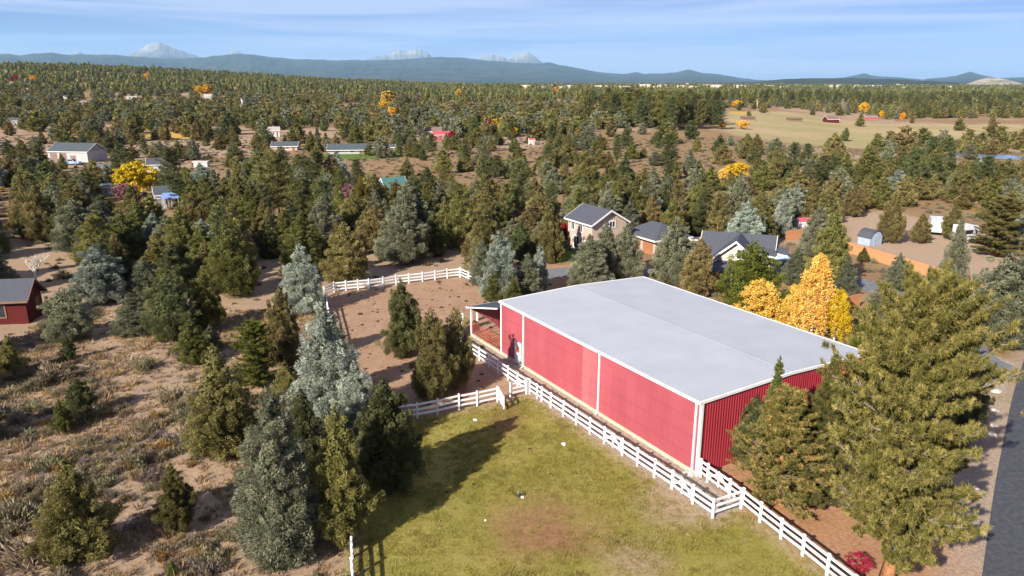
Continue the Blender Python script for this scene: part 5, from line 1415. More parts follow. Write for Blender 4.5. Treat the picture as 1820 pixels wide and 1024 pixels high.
# mailbox
mb_ = G(1782, 622); mt_ = thing('mailbox', 'black mailbox with white newspaper box on a post by the driveway', 'mailbox', (*mb_, 0), .6)
put('post', MB().box(-.05, .05, -.05, .05, -.1, 1.05).mesh('post', 'brown_wall'), mt_)
put('box', MB().prism([[(u, y, 1.05 + v) for u, v in [(-.14, 0), (.14, 0)] + [(math.cos(a) * .14, .14 + math.sin(a) * .14) for a in np.linspace(0, math.pi, 7)]] for y in (-.3, .3)], None).mesh('box', 'dark_gap'), mt_)
put('newspaper_box', MB().box(.18, .42, -.25, .25, 1.1, 1.3).mesh('newspaper_box', 'white_trim'), mt_)
put('flag', MB().box(.142, .155, -.2, -.12, 1.15, 1.5).mesh('flag', 'red_wall'), mt_)
# blue patio awning on the grey cottage side, kiddie pool beyond
ba = on_terrain(306, 372)
bt = thing('canopy', 'blue and white patio canopy beside the grey cottage', 'canopy', (*ba, 0), .3)
put('cover', MB().prism([[(-1.6, -1.5, 2.3), (1.6, -1.5, 2.3), (1.6, 1.5, 3.0), (-1.6, 1.5, 3.0)], [(-1.6, -1.5, 2.38), (1.6, -1.5, 2.38), (1.6, 1.5, 3.08), (-1.6, 1.5, 3.08)]], None).mesh('cover', 'blue_awning'), bt)
for u in (-1.5, 1.5):
    for y in (-1.4, 1.4): put('pole', MB().tube([(u, y, 0), (u, y, 2.35 if y < 0 else 2.98)], .05).mesh('pole', 'steel'), bt)
# stones
def stone(label, xy, s, mat='tan_board', group=None, seed=0):
    rg = np.random.default_rng(seed)
    m = MB(); rings = []
    for j, (zz, rr) in enumerate(((-.05, .8), (.15, 1.0), (.4, .75), (.5, .3))):
        rings.append([(math.cos(a) * rr * (1 + rg.normal(0, .12)), math.sin(a) * rr * .75 * (1 + rg.normal(0, .12)), zz) for a in np.linspace(0, 2 * math.pi, 9, endpoint=False)])
    m.prism(rings, None)
    put('stone', m.mesh('stone', mat), None, (*xy, float(gz(*xy))), rg.random() * 6, s, label, 'stone', group)
noise_mat('pale_stone', (.50, .42, .34), (.66, .58, .50), 5, .9, .2, bump=.4)
noise_mat('white_stone', (.60, .58, .55), (.74, .72, .69), 5, .9, .2, bump=.4)
for i, (px_, py_, s) in enumerate([(1742, 677, .4), (1757, 684, .42), (1770, 697, .45), (1768, 730, .3), (1766, 757, .3), (1764, 774, .35), (1734, 868, .22)]):
    stone(('%s pale boulder along the verge counted from the driveway' % ('first', 'second', 'third', 'fourth', 'fifth', 'sixth', 'seventh')[i]), G(px_, py_), s, 'pale_stone', 'boulders along the verge', i)
stone('white rock on the lawn below the shaded gate', G(845, 747), .2, 'white_stone', 'rocks on the lawn', 21)
stone('flat white rock on the lawn near the middle gate', G(1002, 790), .22, 'white_stone', 'rocks on the lawn', 22)
stone('white rock beside the little green weed on the lawn', G(929, 884), .16, 'white_stone', 'rocks on the lawn', 23)
stone('small pale stick-like stone on the brown lawn patch', G(863, 925), .1, 'white_stone', 'rocks on the lawn', 24)
BUILT += [(float(p[0]), float(p[1]), 3.2) for t in np.linspace(0, 1, 16) for p in [np.array([np.interp(t * 12, range(13), [G(*q)[k] for q in [(925, 492), (975, 486), (1060, 478), (1150, 482), (1220, 488), (1300, 482), (1390, 470), (1480, 492), (1560, 512), (1640, 545), (1700, 600), (1725, 645), (1775, 662)]]) for k in (0, 1)])]]

# ------------------------------------------------------------------ the wider juniper woods
far_protos = []
def far_crown(seed, H, Rr, n, mat):
    rng = np.random.default_rng(seed)
    t = 1 - np.sqrt(rng.random(n)); az = rng.random(n) * 2 * math.pi
    rad = Rr * (1 - t) ** .7 * rng.uniform(.55, 1.05, n)
    P = np.stack([np.cos(az) * rad, np.sin(az) * rad, H * (.04 + .93 * t)], 1)
    N = unit(np.stack([np.cos(az), np.sin(az), np.full(n, .35)], 1) + rng.normal(0, .3, (n, 3)))
    D = unit(np.stack([np.cos(az) * .3, np.sin(az) * .3, np.ones(n)], 1) + rng.normal(0, .3, (n, 3)))
    V, F, S = blades(P - D * H * .09, D, N, H * .27, H * .17, .45 + rng.normal(0, .2, n))
    return mesh_np('far_tree', V, F, mat, S)
def holder(name, me):
    o = bpy.data.objects.new(name, me); return o
GN_CACHE = []
def scatter(name, pts, rot, scl, vid, protos, label, kind='stuff'):
    """one object that instances prototypes on points"""
    me = bpy.data.meshes.new(name)
    n = len(pts)
    me.vertices.add(n); me.vertices.foreach_set('co', np.ascontiguousarray(pts, np.float32).ravel())
    for an, ty, arr, key in (('rot', 'FLOAT_VECTOR', rot, 'vector'), ('scl', 'FLOAT_VECTOR', scl, 'vector'), ('vid', 'INT', vid, 'value')):
        a = me.attributes.new(an, ty, 'POINT'); a.data.foreach_set(key, np.ascontiguousarray(arr, np.int32 if ty == 'INT' else np.float32).ravel())
    ng = bpy.data.node_groups.new(name, 'GeometryNodeTree')
    ng.interface.new_socket('Geometry', in_out='INPUT', socket_type='NodeSocketGeometry')
    ng.interface.new_socket('Geometry', in_out='OUTPUT', socket_type='NodeSocketGeometry')
    N_, L_ = ng.nodes, ng.links
    gi, go = N_.new('NodeGroupInput'), N_.new('NodeGroupOutput')
    jn = N_.new('GeometryNodeJoinGeometry')
    def named(an, ty):
        q = N_.new('GeometryNodeInputNamedAttribute'); q.data_type = ty; q.inputs['Name'].default_value = an; return q.outputs['Attribute']
    va, ra, sa = named('vid', 'INT'), named('rot', 'FLOAT_VECTOR'), named('scl', 'FLOAT_VECTOR')
    for i, p in enumerate(protos):
        cp = N_.new('FunctionNodeCompare'); cp.data_type = 'INT'; cp.operation = 'EQUAL'
        L_.new(va, cp.inputs[2]); cp.inputs[3].default_value = i
        oi = N_.new('GeometryNodeObjectInfo'); oi.inputs['Object'].default_value = p; oi.inputs['As Instance'].default_value = True
        ip = N_.new('GeometryNodeInstanceOnPoints')
        L_.new(gi.outputs[0], ip.inputs['Points']); L_.new(cp.outputs[0], ip.inputs['Selection']); L_.new(oi.outputs['Geometry'], ip.inputs['Instance'])
        L_.new(ra, ip.inputs['Rotation']); L_.new(sa, ip.inputs['Scale']); L_.new(ip.outputs[0], jn.inputs[0])
    L_.new(jn.outputs[0], go.inputs[0])
    o = put(name, me, label=label, kind=kind)
    md = o.modifiers.new('scatter', 'NODES'); md.node_group = ng
    return o
FMATS = ['olive', 'olive', 'olive', 'olive_green', 'olive_green', 'dark_green', 'grey_green', 'grey_green']
# density over the ground
sparse = [(PX((-30, 262), (120, 236), (330, 226), (560, 222), (660, 240), (640, 300), (540, 318), (430, 330), (330, 350), (250, 338), (160, 338), (60, 322), (-30, 330)), .30),
          (PX((640, 240), (900, 252), (1000, 270), (980, 300), (800, 318), (640, 315)), .5),
          (PX((1060, 232), (1280, 222), (1320, 290), (1290, 335), (1200, 345), (1120, 310), (1060, 270)), .2),
          (PX((-60, 330), (50, 345), (40, 420), (120, 470), (260, 470), (330, 520), (230, 560), (100, 540), (-60, 500)), .2),
          (PX((470, 476), (600, 470), (860, 474), (830, 500), (590, 530), (470, 540)), .2),
          (PX((1290, 240), (1480, 248), (1640, 262), (1620, 310), (1420, 312), (1300, 300)), .35),
          (PX((1640, 262), (1830, 255), (1830, 292), (1640, 292)), .12),
          (PX((1470, 380), (1640, 368), (1830, 400), (1830, 520), (1700, 510), (1500, 470)), .0),
          (PX((1400, 430), (1600, 470), (1760, 560), (1800, 640), (1560, 640), (1480, 560)), .0),
          (PX((925, 540), (935, 462), (1010, 455), (1400, 455), (1400, 600), (1100, 520)), .0),
          (PX((1285, 190), (1420, 188), (1560, 198), (1840, 196), (1840, 226), (1640, 242), (1480, 250), (1340, 246), (1270, 234)), .03)]
clear = [lawn_poly, pad_poly, [tuple(bw(-8, -3)), tuple(bw(-8, 30)), tuple(bw(30, 24)), tuple(bw(30, -3))]]
def density(x, y):
    d = np.ones(len(x))
    for poly, f in sparse: d = np.where(inpoly(x, y, poly), np.minimum(d, f), d)
    for poly in clear: d = np.where(polydist(x, y, poly) > -2.0, 0, d)
    return d
GROVE = PX((390, 330), (560, 345), (780, 360), (990, 372), (980, 470), (700, 472), (420, 470), (330, 420))
def candidates(d0, d1, sp, seed, side=.80, pad=10):
    rg = np.random.default_rng(seed)
    ys = np.arange(d0, d1, sp); out = []
    for yv in ys:
        w = yv * side + pad
        xs = np.arange(-w, w, sp)
        out.append(np.stack([xs + rg.uniform(-.46, .46, len(xs)) * sp, yv + rg.uniform(-.46, .46, len(xs)) * sp], 1))
    P = np.concatenate(out)
    clus = fbm(P[:, 0] / 26., P[:, 1] / 26., 3, seed)
    grove = np.minimum(1, np.clip(1.0 - .85 * sstep(.50, .40, clus), .12, 1) + 1.0 * inpoly(P[:, 0], P[:, 1], GROVE))
    keep = rg.random(len(P)) < density(P[:, 0], P[:, 1]) * grove * np.where(P[:, 1] > 230, np.clip(sstep(.36, .47, fbm(P[:, 0] / 120., P[:, 1] / 170., 3, 99)), .12, 1), 1)
    return P[keep], rg
P, rg = candidates(60, 300, 5.2, 31)
# nothing planted by the machine on the near left slope, nor in front of the corral
u_, v_ = np.array([proj(a, b, 0) for a, b in P]).T
ok = ~((v_ > 545) & (u_ < 700)) & ~((u_ > 1380) & (v_ > 470)) & (v_ < 700)
P = P[ok]
B_ = np.array(BUILT); T_ = np.array(TREES)
ok = np.ones(len(P), bool)
for bx, by, br in B_: ok &= np.hypot(P[:, 0] - bx, P[:, 1] - by) > br + 1.6
# keep the view of the buildings open: nothing right in front of them
for bx, by, br in B_[:60]:
    dd = np.hypot(bx, by); ux, uy = bx / dd, by / dd
    al = P[:, 0] * ux + P[:, 1] * uy; ac = np.abs(P[:, 0] * uy - P[:, 1] * ux)
    ok &= ~((al < dd) & (al > dd - 5 - dd * .055) & (ac < br * .75))
for tx, ty, tr in T_: ok &= np.hypot(P[:, 0] - tx, P[:, 1] - ty) > tr + 1.1
P = P[ok]
PROTECT = [(80, 252, 178, 298), (205, 280, 285, 362), (265, 325, 320, 378), (255, 278, 292, 305), (755, 222, 806, 250), (462, 224, 532, 270), (1285, 286, 1330, 322), (995, 360, 1168, 455), (1255, 398, 1345, 470), (1416, 383, 1452, 410), (1528, 405, 1565, 434), (340, 282, 370, 298), (1700, 274, 1800, 288), (676, 158, 704, 212), (345, 148, 378, 172), (860, 208, 922, 246), (600, 180, 628, 218), (1290, 186, 1640, 244), (255, 236, 350, 254), (935, 244, 955, 260)]
def open_view(Q, H_, wr=.3):
    k = np.ones(len(Q), bool)
    base = np.array([proj(a, b, float(c)) for (a, b), c in zip(Q, gz(Q[:, 0], Q[:, 1]))])
    top = np.array([proj(a, b, float(c) + h) for (a, b), c, h in zip(Q, gz(Q[:, 0], Q[:, 1]), H_)])
    w = wr * (base[:, 1] - top[:, 1])
    for x0, y0, x1, y1 in PROTECT:
        k &= ~((base[:, 0] + w > x0) & (base[:, 0] - w < x1) & (top[:, 1] < y0 + .38 * (y1 - y0)) & (base[:, 1] > y1 - 1))
    return k
Hs = np.clip(rg.normal(5.3, 1.35, len(P)) + 1.4 * (P[:, 1] < 135), 2.2, 9.5)
ok = open_view(P, Hs); P, Hs = P[ok], Hs[ok]
ap = Hs / np.hypot(P[:, 0], P[:, 1])
u_, v_ = np.array([proj(a, b, 0) for a, b in P]).T
vis = (u_ > -30) & (u_ < 1850)
order = np.argsort(-np.where(vis, ap, 0))
LANDMARKS = [((1052, 445), 'the tan two-storey house'), ((1310, 480), 'the cream gabled house'), ((130, 290), 'the pale metal shop'), ((246, 352), 'the yellow maple'), ((695, 354), 'the teal roofed house'), ((1545, 434), 'the blue gambrel shed'),
             ((1434, 412), 'the red roofed shed'), ((1750, 285), 'the pond'), ((782, 250), 'the far red house'), ((40, 545), 'the dark red cabin'), ((700, 508), 'the far corral fence'), ((1308, 322), 'the glowing orange tree'), ((285, 372), 'the grey cottage'),
             ((1664, 416), 'the white camper'), ((497, 390), 'the tall loose pine'), ((920, 390), 'the tall dark pine'), ((620, 275), 'the far green lawn'), ((430, 400), 'the tall narrow juniper'), ((1590, 360), 'the pale blue conifer'), ((1040, 365), 'the tall juniper behind the house'), ((1768, 455), 'the wide crowned pine'), ((645, 400), 'the rusty orange juniper'), ((1170, 330), 'the clearing above the tan house')]
LM = np.array([G(*p) for p, _ in LANDMARKS])
ORD = ['nearest', 'second', 'third', 'fourth', 'fifth', 'sixth', 'seventh', 'eighth', 'ninth', 'tenth', 'eleventh', 'twelfth', 'thirteenth', 'fourteenth', 'fifteenth', 'sixteenth', 'seventeenth', 'eighteenth', 'nineteenth', 'twentieth'] + ['%dth' % k for k in range(21, 90)]
COLW = {'olive': 'olive', 'olive_green': 'olive green', 'dark_green': 'dark green', 'grey_green': 'grey green', 'rust_olive': 'rusty olive', 'blue_grey': 'blue grey', 'bright_green': 'bright green'}
N_IND = 235
ind = order[:N_IND]
rest = order[N_IND:]
recs = []
for i in ind:
    kind = 'pine' if rg.random() < .13 else 'juniper'
    mt = rg.choice(FMATS if kind == 'juniper' else ['dark_green', 'olive_green', 'olive'])
    if kind == 'juniper' and rg.random() < .05: mt = 'blue_grey'
    d = np.hypot(*(LM - P[i]).T); k = int(np.argmin(d)); dx, dy = P[i] - LM[k]
    rel = ('right of' if dx > 0 else 'left of') if abs(dx) > abs(dy) else ('behind' if dy > 0 else 'in front of')
    recs.append([kind, str(mt), k, rel, float(d[k]), i])
from collections import defaultdict
gr_ = defaultdict(list)
for rc_ in recs: gr_[tuple(rc_[:4])].append(rc_)
for key, lst in gr_.items():
    lst.sort(key=lambda q: q[4])
    for j, (kind, mt, k, rel, dd, i) in enumerate(lst):
        lb = '%s%s %s %s %s' % (('' if len(lst) == 1 else ORD[j] + ' '), COLW[mt], kind, rel, LANDMARKS[k][1])
        if len(lst) == 1: lb = 'only ' + lb
        H_ = float(Hs[i]) * (1.15 if kind == 'pine' else 1)
        hi_ = ap[i] * FPX > 62
        if kind == 'pine': pr_ = 'pine_mid%d' % rg.integers(3); Rr = H_ * rg.uniform(.2, .28)
        else:
            pr_ = ('jun_hi%d' % rg.integers(4)) if hi_ else ('jun_mid%d' % rg.integers(5)); Rr = H_ * rg.uniform(.32, .46)
        plant(pr_, P[i], H_, Rr, kind + '_tree', lb, kind + ' tree', mt, 'junipers of the woods' if kind == 'juniper' else 'pines of the woods')
# everything further off reads as one mass
WMATS = ['olive', 'olive_green', 'dark_green', 'grey_green', 'rust_olive', 'blue_grey']
def recolour(me, mat):
    q = me.copy(); q.materials.clear(); q.materials.append(MATS[mat]); return q
mid_p = []
for j, mt in enumerate(['olive', 'olive_green', 'olive', 'dark_green', 'grey_green', 'olive_green', 'olive', 'grey_green']):
    mid_p.append(holder('wood_tree_%d' % j, recolour(PROTO['jun_mid%d' % (j % 5)][2][1][1], mt)))
pine_p = holder('wood_pine', recolour(PROTO['pine_mid0'][2][1][1], 'dark_green'))
pine_q = holder('wood_pine_b', recolour(PROTO['pine_mid2'][2][1][1], 'olive_green'))
mid_p.append(pine_p)
low_p = []
for j, mt in enumerate(['olive', 'olive_green', 'olive', 'dark_green', 'grey_green', 'olive', 'olive_green', 'grey_green']):
    low_p.append(holder('far_wood_tree_%d' % j, recolour(PROTO['jun_low%d' % (j % 4)][2][1][1], mt)))
far_p = [holder('horizon_tree_%d' % j, far_crown(300 + j, 9.0, 2.7, 70, mt)) for j, mt in enumerate(['olive_green', 'dark_green', 'dark_green', 'dark_green', 'olive_green'])]
def wood(name, Q, H_, protos, h0, rg, label, w=(1.0, 1.55)):
    n = len(Q)
    s = H_ / h0
    scl = np.stack([s * rg.uniform(*w, n)] * 2 + [s], 1)
    rot = np.stack([np.zeros(n), np.zeros(n), rg.random(n) * 6.28], 1)
    pts = np.c_[Q, gz(Q[:, 0], Q[:, 1]) - .1]
    scatter(name, pts, rot, scl, rg.integers(0, len(protos), n), protos, label)
wood('woods', P[rest], Hs[rest], mid_p, 8.0, rg, 'mixed juniper wood filling the middle distance')
def thin(Q, rg):
    for bx, by, br in BUILT:
        dd = np.hypot(bx, by)
        if dd < 200: continue
        ux, uy = bx / dd, by / dd
        al = Q[:, 0] * ux + Q[:, 1] * uy; ac = np.abs(Q[:, 0] * uy - Q[:, 1] * ux)
        Q = Q[~((np.hypot(Q[:, 0] - bx, Q[:, 1] - by) < br + 2) | ((al < dd) & (al > dd - dd * .075) & (ac < br * .8)))]
    for tx, ty, tr in LATE:
        dd = np.hypot(tx, ty); ux, uy = tx / dd, ty / dd
        al = Q[:, 0] * ux + Q[:, 1] * uy; ac = np.abs(Q[:, 0] * uy - Q[:, 1] * ux)
        Q = Q[~((al < dd + 2) & (al > dd - dd * .06) & (ac < tr + 1.5))]
    return Q
LATE = [t for t in TREES if np.hypot(t[0], t[1]) > 250]
Q, rg = candidates(300, 900, 9.4, 41); Q = thin(Q, rg); Q = Q[open_view(Q, np.full(len(Q), 7.5))]
wood('far_woods', Q, np.clip(rg.normal(7.6, 1.8, len(Q)), 3, 13), low_p, 8.0, rg, 'far juniper wood reaching across the plain')
Q, rg = candidates(900, 1900, 12.0, 43, pad=60); Q = thin(Q, rg)
wood('distant_woods', Q, np.clip(rg.normal(9.5, 2.2, len(Q)), 4, 16), far_p, 9.0, rg, 'distant dark woods on the plain')
Q, rg = candidates(1900, 4200, 21.0, 47, pad=100)
wood('horizon_woods', Q, np.clip(rg.normal(12.5, 2.5, len(Q)), 5, 19), far_p, 9.0, rg, 'dark line of woods at the horizon', (1.1, 1.9))
# tall pine stand behind the pasture and at the middle skyline
def stand(label, pix, n, hmin, hmax, seed):
    rg = np.random.default_rng(seed)
    poly = [tuple(on_terrain(*p)) for p in pix]
    A = np.array(poly); lo, hi = A.min(0), A.max(0)
    Q = rg.uniform(lo, hi, (n * 6, 2)); Q = Q[inpoly(Q[:, 0], Q[:, 1], poly)][:n]
    wood('pine_stand', Q, rg.uniform(hmin, hmax, len(Q)), [pine_p, pine_q], 11.0, rg, label, (.9, 1.3))
stand('tall dark pine stand left of the pasture', [(1020, 212), (1100, 205), (1270, 212), (1275, 232), (1180, 236), (1060, 222)], 90, 13, 20, 71)
stand('long dark pine belt behind the pasture', [(1290, 178), (1500, 178), (1830, 180), (1830, 192), (1500, 192), (1290, 188)], 330, 11, 17, 72)
stand('dark pine belt right of the pasture', [(1560, 196), (1700, 200), (1830, 198), (1830, 206), (1640, 212)], 60, 8, 13, 73)
# far town: pale specks too small to tell apart
rgt = np.random.default_rng(9); tm_ = MB()
for k in range(110):
    px_ = rgt.uniform(930, 1700); py_ = rgt.uniform(153, 161)
    q = on_terrain(px_, py_); s = rgt.uniform(5, 16); z_ = float(gz(*q))
    tm_.box(q[0] - s, q[0] + s, q[1] - s * .5, q[1] + s * .5, z_ - 1, z_ + rgt.uniform(6, 15))
put('town', tm_.mesh('town', 'cream_wall'), label='scattered pale roofs of a far town before the mountains', kind='stuff')

# ------------------------------------------------------------------ sagebrush, dry grass and turf
def bush_mesh(seed, n, H_, Rr, mat, bl, bwid):
    rg = np.random.default_rng(seed)
    az = rg.random(n) * 2 * math.pi; el = np.arccos(rg.uniform(.05, 1, n))
    o = np.stack([np.sin(el) * np.cos(az), np.sin(el) * np.sin(az), np.cos(el)], 1)
    lob = .75 + .3 * np.sin(az * 3 + seed) + .15 * np.sin(az * 5 + seed * 2)
    P_ = o * np.array([Rr, Rr, H_]) * (rg.uniform(.45, .95, n) * lob)[:, None]
    P_[:, 2] = np.maximum(P_[:, 2], .01)
    D_ = unit(o + np.array([0, 0, .7]) + rg.normal(0, .35, (n, 3))); N_ = unit(o + rg.normal(0, .4, (n, 3)))
    V, F, S = blades(P_ - D_ * bl * .4, D_, N_, bl * rg.uniform(.7, 1.3, n), bwid, .45 + rg.normal(0, .2, n) + (P_[:, 2] / H_ - .4) * .3)
    V[:, 2] = np.maximum(V[:, 2], -.03)
    return mesh_np('bush', V, F, mat, S)
SAGE = [bush_mesh(1, 1300, .52, .60, 'sage', .10, .036), bush_mesh(2, 1300, .44, .68, 'sage', .10, .036), bush_mesh(3, 1000, .42, .50, 'rabbitbrush', .10, .034), bush_mesh(4, 1000, .42, .60, 'dead_brush', .12, .03), bush_mesh(5, 1300, .55, .55, 'sage', .10, .036)]
NAMES = [('sagebrush', 'grey green sagebrush bush'), ('sagebrush', 'low spreading grey sagebrush'), ('rabbitbrush', 'golden rabbitbrush clump'), ('dead_brush', 'brown dry brush clump'), ('sagebrush', 'upright greenish sagebrush')]
def brush_points(seed, d0, d1, sp, lim):
    rg = np.random.default_rng(seed)
    ys = np.arange(d0, d1, sp); out = []
    for yv in ys:
        w = yv * .8 + 6; xs = np.arange(-w, w, sp)
        out.append(np.stack([xs + rg.uniform(-.5, .5, len(xs)) * sp, yv + rg.uniform(-.5, .5, len(xs)) * sp], 1))
    Q = np.concatenate(out)
    nzv = fbm(Q[:, 0] / 7., Q[:, 1] / 7., 3, 77)
    k = np.ones(len(Q), bool)
    for poly in (lawn_poly, pad_poly, strip_poly, yard_poly, litter_poly, verge_poly, driv_poly, past_poly): k &= polydist(Q[:, 0], Q[:, 1], poly) < -.6
    k &= polydist(Q[:, 0], Q[:, 1], [tuple(bw(-.5, -1)), tuple(bw(-.5, 17.5)), tuple(bw(32, 17.5)), tuple(bw(32, -1))]) < 0
    sand = np.exp(-(((Q[:, 0] - G(330, 680)[0]) / 6.5) ** 2 + ((Q[:, 1] - G(330, 680)[1]) / 6) ** 2)) + np.exp(-(((Q[:, 0] - G(400, 850)[0]) / 5.0) ** 2 + ((Q[:, 1] - G(400, 850)[1]) / 4.0) ** 2)) + np.exp(-(((Q[:, 0] - G(540, 1000)[0]) / 4.0) ** 2 + ((Q[:, 1] - G(540, 1000)[1]) / 4.0) ** 2))
    k &= rg.random(len(Q)) < np.clip((nzv - .29) * 4.5, .12, 1) * np.clip(1 - sand * 1.1, .04, 1)
    for tx, ty, tr in TREES:
        k &= np.hypot(Q[:, 0] - tx, Q[:, 1] - ty) > tr * .55
    for bx, by, br in BUILT: k &= np.hypot(Q[:, 0] - bx, Q[:, 1] - by) > br * .9
    rx_ = Q[:, 0] - 28; k &= ~((Q[:, 0] > 20) & (Q[:, 1] < 62))
    return Q[k], rg
Q, rg = brush_points(81, 28, 62, .88, 0)
vid = rg.choice(5, len(Q), p=[.3, .24, .14, .14, .18]); sc_ = np.exp(rg.normal(-.02, .42, len(Q))) 
apx = sc_ / np.hypot(Q[:, 0], Q[:, 1])
uu = np.array([proj(a, b, .3) for a, b in Q])
seen = (uu[:, 0] > 0) & (uu[:, 0] < 1820) & (uu[:, 1] < 1024)
od = np.argsort(-np.where(seen, apx, 0))
SL = [((146, 992), 'from the big corner juniper'), ((319, 943), 'from the small bare trunked juniper'), ((130, 755), 'from the pair of small junipers'), ((400, 806), 'from the large olive juniper'), ((505, 985), 'from the silvery front juniper'), ((125, 620), 'from the broad grey juniper'), ((330, 660), 'from the middle of the sandy patch'), ((30, 664), 'from the edge juniper under the cabin')]
SLP = np.array([G(*p) for p, _ in SL])
nb_ = 260
cnt_ = defaultdict(list)
for i in od[:nb_]:
    dd = np.hypot(*(SLP - Q[i]).T); k = int(np.argmin(dd)); cnt_[(NAMES[vid[i]][1], k)].append((float(dd[k]), int(i)))
for (ds_, k), lst in cnt_.items():
    for j, (dd, i) in enumerate(sorted(lst)):
        lb = '%s %s counted outwards %s' % ('first' if j == 0 else ORD[j], ds_, SL[k][1])
        put(NAMES[vid[i]][0], SAGE[vid[i]], None, (Q[i][0], Q[i][1], float(gz(*Q[i])) - .03), float(rg.random() * 6.28), (sc_[i] * 1.05, sc_[i] * 1.05, sc_[i] * rg.uniform(.8, 1.15)), lb, 'bush', 'brush on the near slope')
BRUSH = [holder('brush_%d' % j, m) for j, m in enumerate(SAGE)]
i = od[nb_:]
def brush_stuff(name, Q, sc_, vid, label, rg):
    n = len(Q)
    scatter(name, np.c_[Q, gz(Q[:, 0], Q[:, 1]) - .03], np.stack([np.zeros(n), np.zeros(n), rg.random(n) * 6.28], 1), np.stack([sc_] * 3, 1), vid, BRUSH, label)
brush_stuff('undergrowth', Q[i], sc_[i], vid[i], 'smaller sagebrush scattered over the near slope', rg)
Q2, rg = brush_points(83, 62, 330, 3.0, 0)
brush_stuff('far_undergrowth', Q2, np.exp(rg.normal(.05, .35, len(Q2))), rg.choice(5, len(Q2), p=[.32, .26, .10, .16, .16]), 'sagebrush scattered between the trees of the plain', rg)
def tuft_mesh(seed, n, H_, sp, mat, w):
    rg = np.random.default_rng(seed)
    az = rg.random(n) * 6.28
    D_ = unit(np.stack([np.cos(az) * .55, np.sin(az) * .55, np.ones(n)], 1)); P_ = np.stack([np.cos(az) * sp * rg.random(n), np.sin(az) * sp * rg.random(n), np.full(n, -.01)], 1)
    V, F, S = blades(P_, D_, unit(rg.normal(0, 1, (n, 3)) + np.array([0, 0, .4])), H_ * rg.uniform(.6, 1.2, n), w, rg.random(n))
    return mesh_np('tuft', V, F, mat, S)
TU = [holder('tuft_0', tuft_mesh(1, 26, .24, .14, 'dry_grass', .035)), holder('tuft_1', tuft_mesh(2, 20, .17, .18, 'dead_brush', .04)), holder('tuft_2', tuft_mesh(3, 26, .20, .16, 'rabbitbrush', .03))]
rg = np.random.default_rng(91)
Q3 = np.stack([rg.uniform(-50, 40, 52000), rg.uniform(28, 78, 52000)], 1)
k = rg.random(len(Q3)) < .25 + .75 * (fbm(Q3[:, 0] / 4., Q3[:, 1] / 4., 3, 12) > .5)
for poly in (lawn_poly, pad_poly, strip_poly, driv_poly): k &= polydist(Q3[:, 0], Q3[:, 1], poly) < -.2
k &= ~inpoly(Q3[:, 0], Q3[:, 1], [tuple(bw(-.5, -1)), tuple(bw(-.5, 17.5)), tuple(bw(32, 17.5)), tuple(bw(32, -1))])
k &= (Q3[:, 0] < -6) | ((polydist(Q3[:, 0], Q3[:, 1], litter_poly) < 0) & (rg.random(len(Q3)) < .1))
k &= np.hypot(Q3[:, 0] - 30, Q3[:, 1] - 40) > 14
Q3 = Q3[k]; n = len(Q3)
scatter('dry_grass', np.c_[Q3, gz(Q3[:, 0], Q3[:, 1])], np.stack([np.zeros(n), np.zeros(n), rg.random(n) * 6.28], 1), np.stack([np.exp(rg.normal(0, .35, n))] * 3, 1), rg.choice(3, n, p=[.5, .35, .15]), TU, 'short dry bunch grass over the near slope')
TG = [holder('turf_0', tuft_mesh(5, 22, .10, .2, 'turf', .03)), holder('turf_1', tuft_mesh(6, 22, .08, .22, 'turf', .03)), holder('turf_2', tuft_mesh(7, 16, .09, .2, 'dry_grass', .025))]
Q4 = np.stack([rg.uniform(-16, 22, 24000), rg.uniform(27, 58, 24000)], 1)
dp_ = np.hypot((Q4[:, 0] - bp[0]) / 3.4, (Q4[:, 1] - bp[1]) / 3.2)
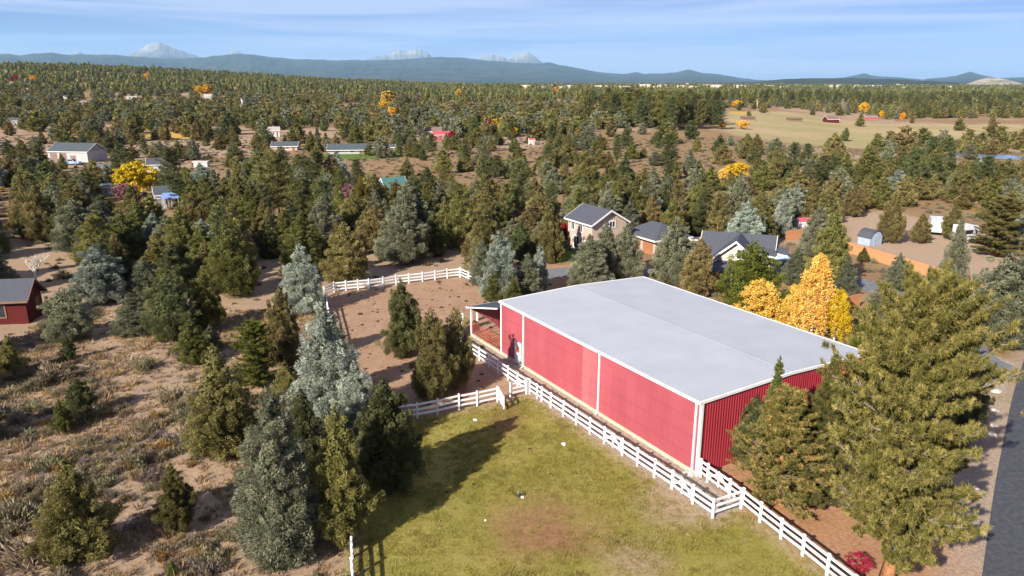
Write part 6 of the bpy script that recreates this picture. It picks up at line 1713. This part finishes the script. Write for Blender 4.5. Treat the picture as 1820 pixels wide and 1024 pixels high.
k = (polydist(Q4[:, 0], Q4[:, 1], lawn_poly) > .15) & (rg.random(len(Q4)) < np.clip(dp_ - .5, .12, 1)) & (rg.random(len(Q4)) < .35 + .65 * (fbm(Q4[:, 0] / 2.5, Q4[:, 1] / 2.5, 3, 6) > .48))
Q4 = Q4[k]; n = len(Q4)
scatter('lawn_grass', np.c_[Q4, gz(Q4[:, 0], Q4[:, 1])], np.stack([np.zeros(n), np.zeros(n), rg.random(n) * 6.28], 1), np.stack([np.exp(rg.normal(0, .3, n))] * 3, 1), rg.choice(3, n, p=[.5, .45, .05]), TG, 'short olive grass of the lawn paddock')
clod = MB(); rgc = np.random.default_rng(3)
clod.prism([[(math.cos(a) * q_ * rgc.uniform(.8, 1.2), math.sin(a) * q_ * rgc.uniform(.8, 1.2), z_) for a in np.linspace(0, 6.28, 7, endpoint=False)] for q_, z_ in ((.22, -.02), (.20, .05), (.08, .11))], None)
noise_mat('clod', (.040, .024, .014), (.085, .052, .030), 6, .9, .1)
CL = [holder('clod_0', clod.mesh('clod', 'clod'))]
Q5 = []
for poly, m_n in ((pad_poly, 150), (lawn_poly, 22)):
    A_ = np.array(poly); c_ = rgc.uniform(A_.min(0), A_.max(0), (m_n * 4, 2)); c_ = c_[polydist(c_[:, 0], c_[:, 1], poly) > .6][:m_n]; Q5.append(c_)
Q5 = np.concatenate(Q5); n = len(Q5)
scatter('manure', np.c_[Q5, gz(Q5[:, 0], Q5[:, 1])], np.stack([np.zeros(n), np.zeros(n), rgc.random(n) * 6.28], 1), np.stack([np.exp(rgc.normal(-.45, .4, n))] * 3, 1), np.zeros(n, int), CL, 'dark droppings and clods dotted over the corral and lawn')
wd = put('weed', bush_mesh(31, 90, .42, .34, 'grey_green', .26, .05), None, (*G(923, 882), 0), 0, 1.0, 'little blue green weed alone on the lawn', 'plant')
for bx, by, ty, w_, lb in ((1525, 1012, 985, 44, 'crimson shrub at the foot of the giant pine'), (1690, 592, 572, 34, 'crimson shrub behind the giant pine near the driveway')):
    xy = G(bx, by); plant('shrub0', xy, max(zat(xy, ty), .7), w_ / 2 * depth(xy) / FPX, 'red_shrub', lb, 'shrub', 'crimson')
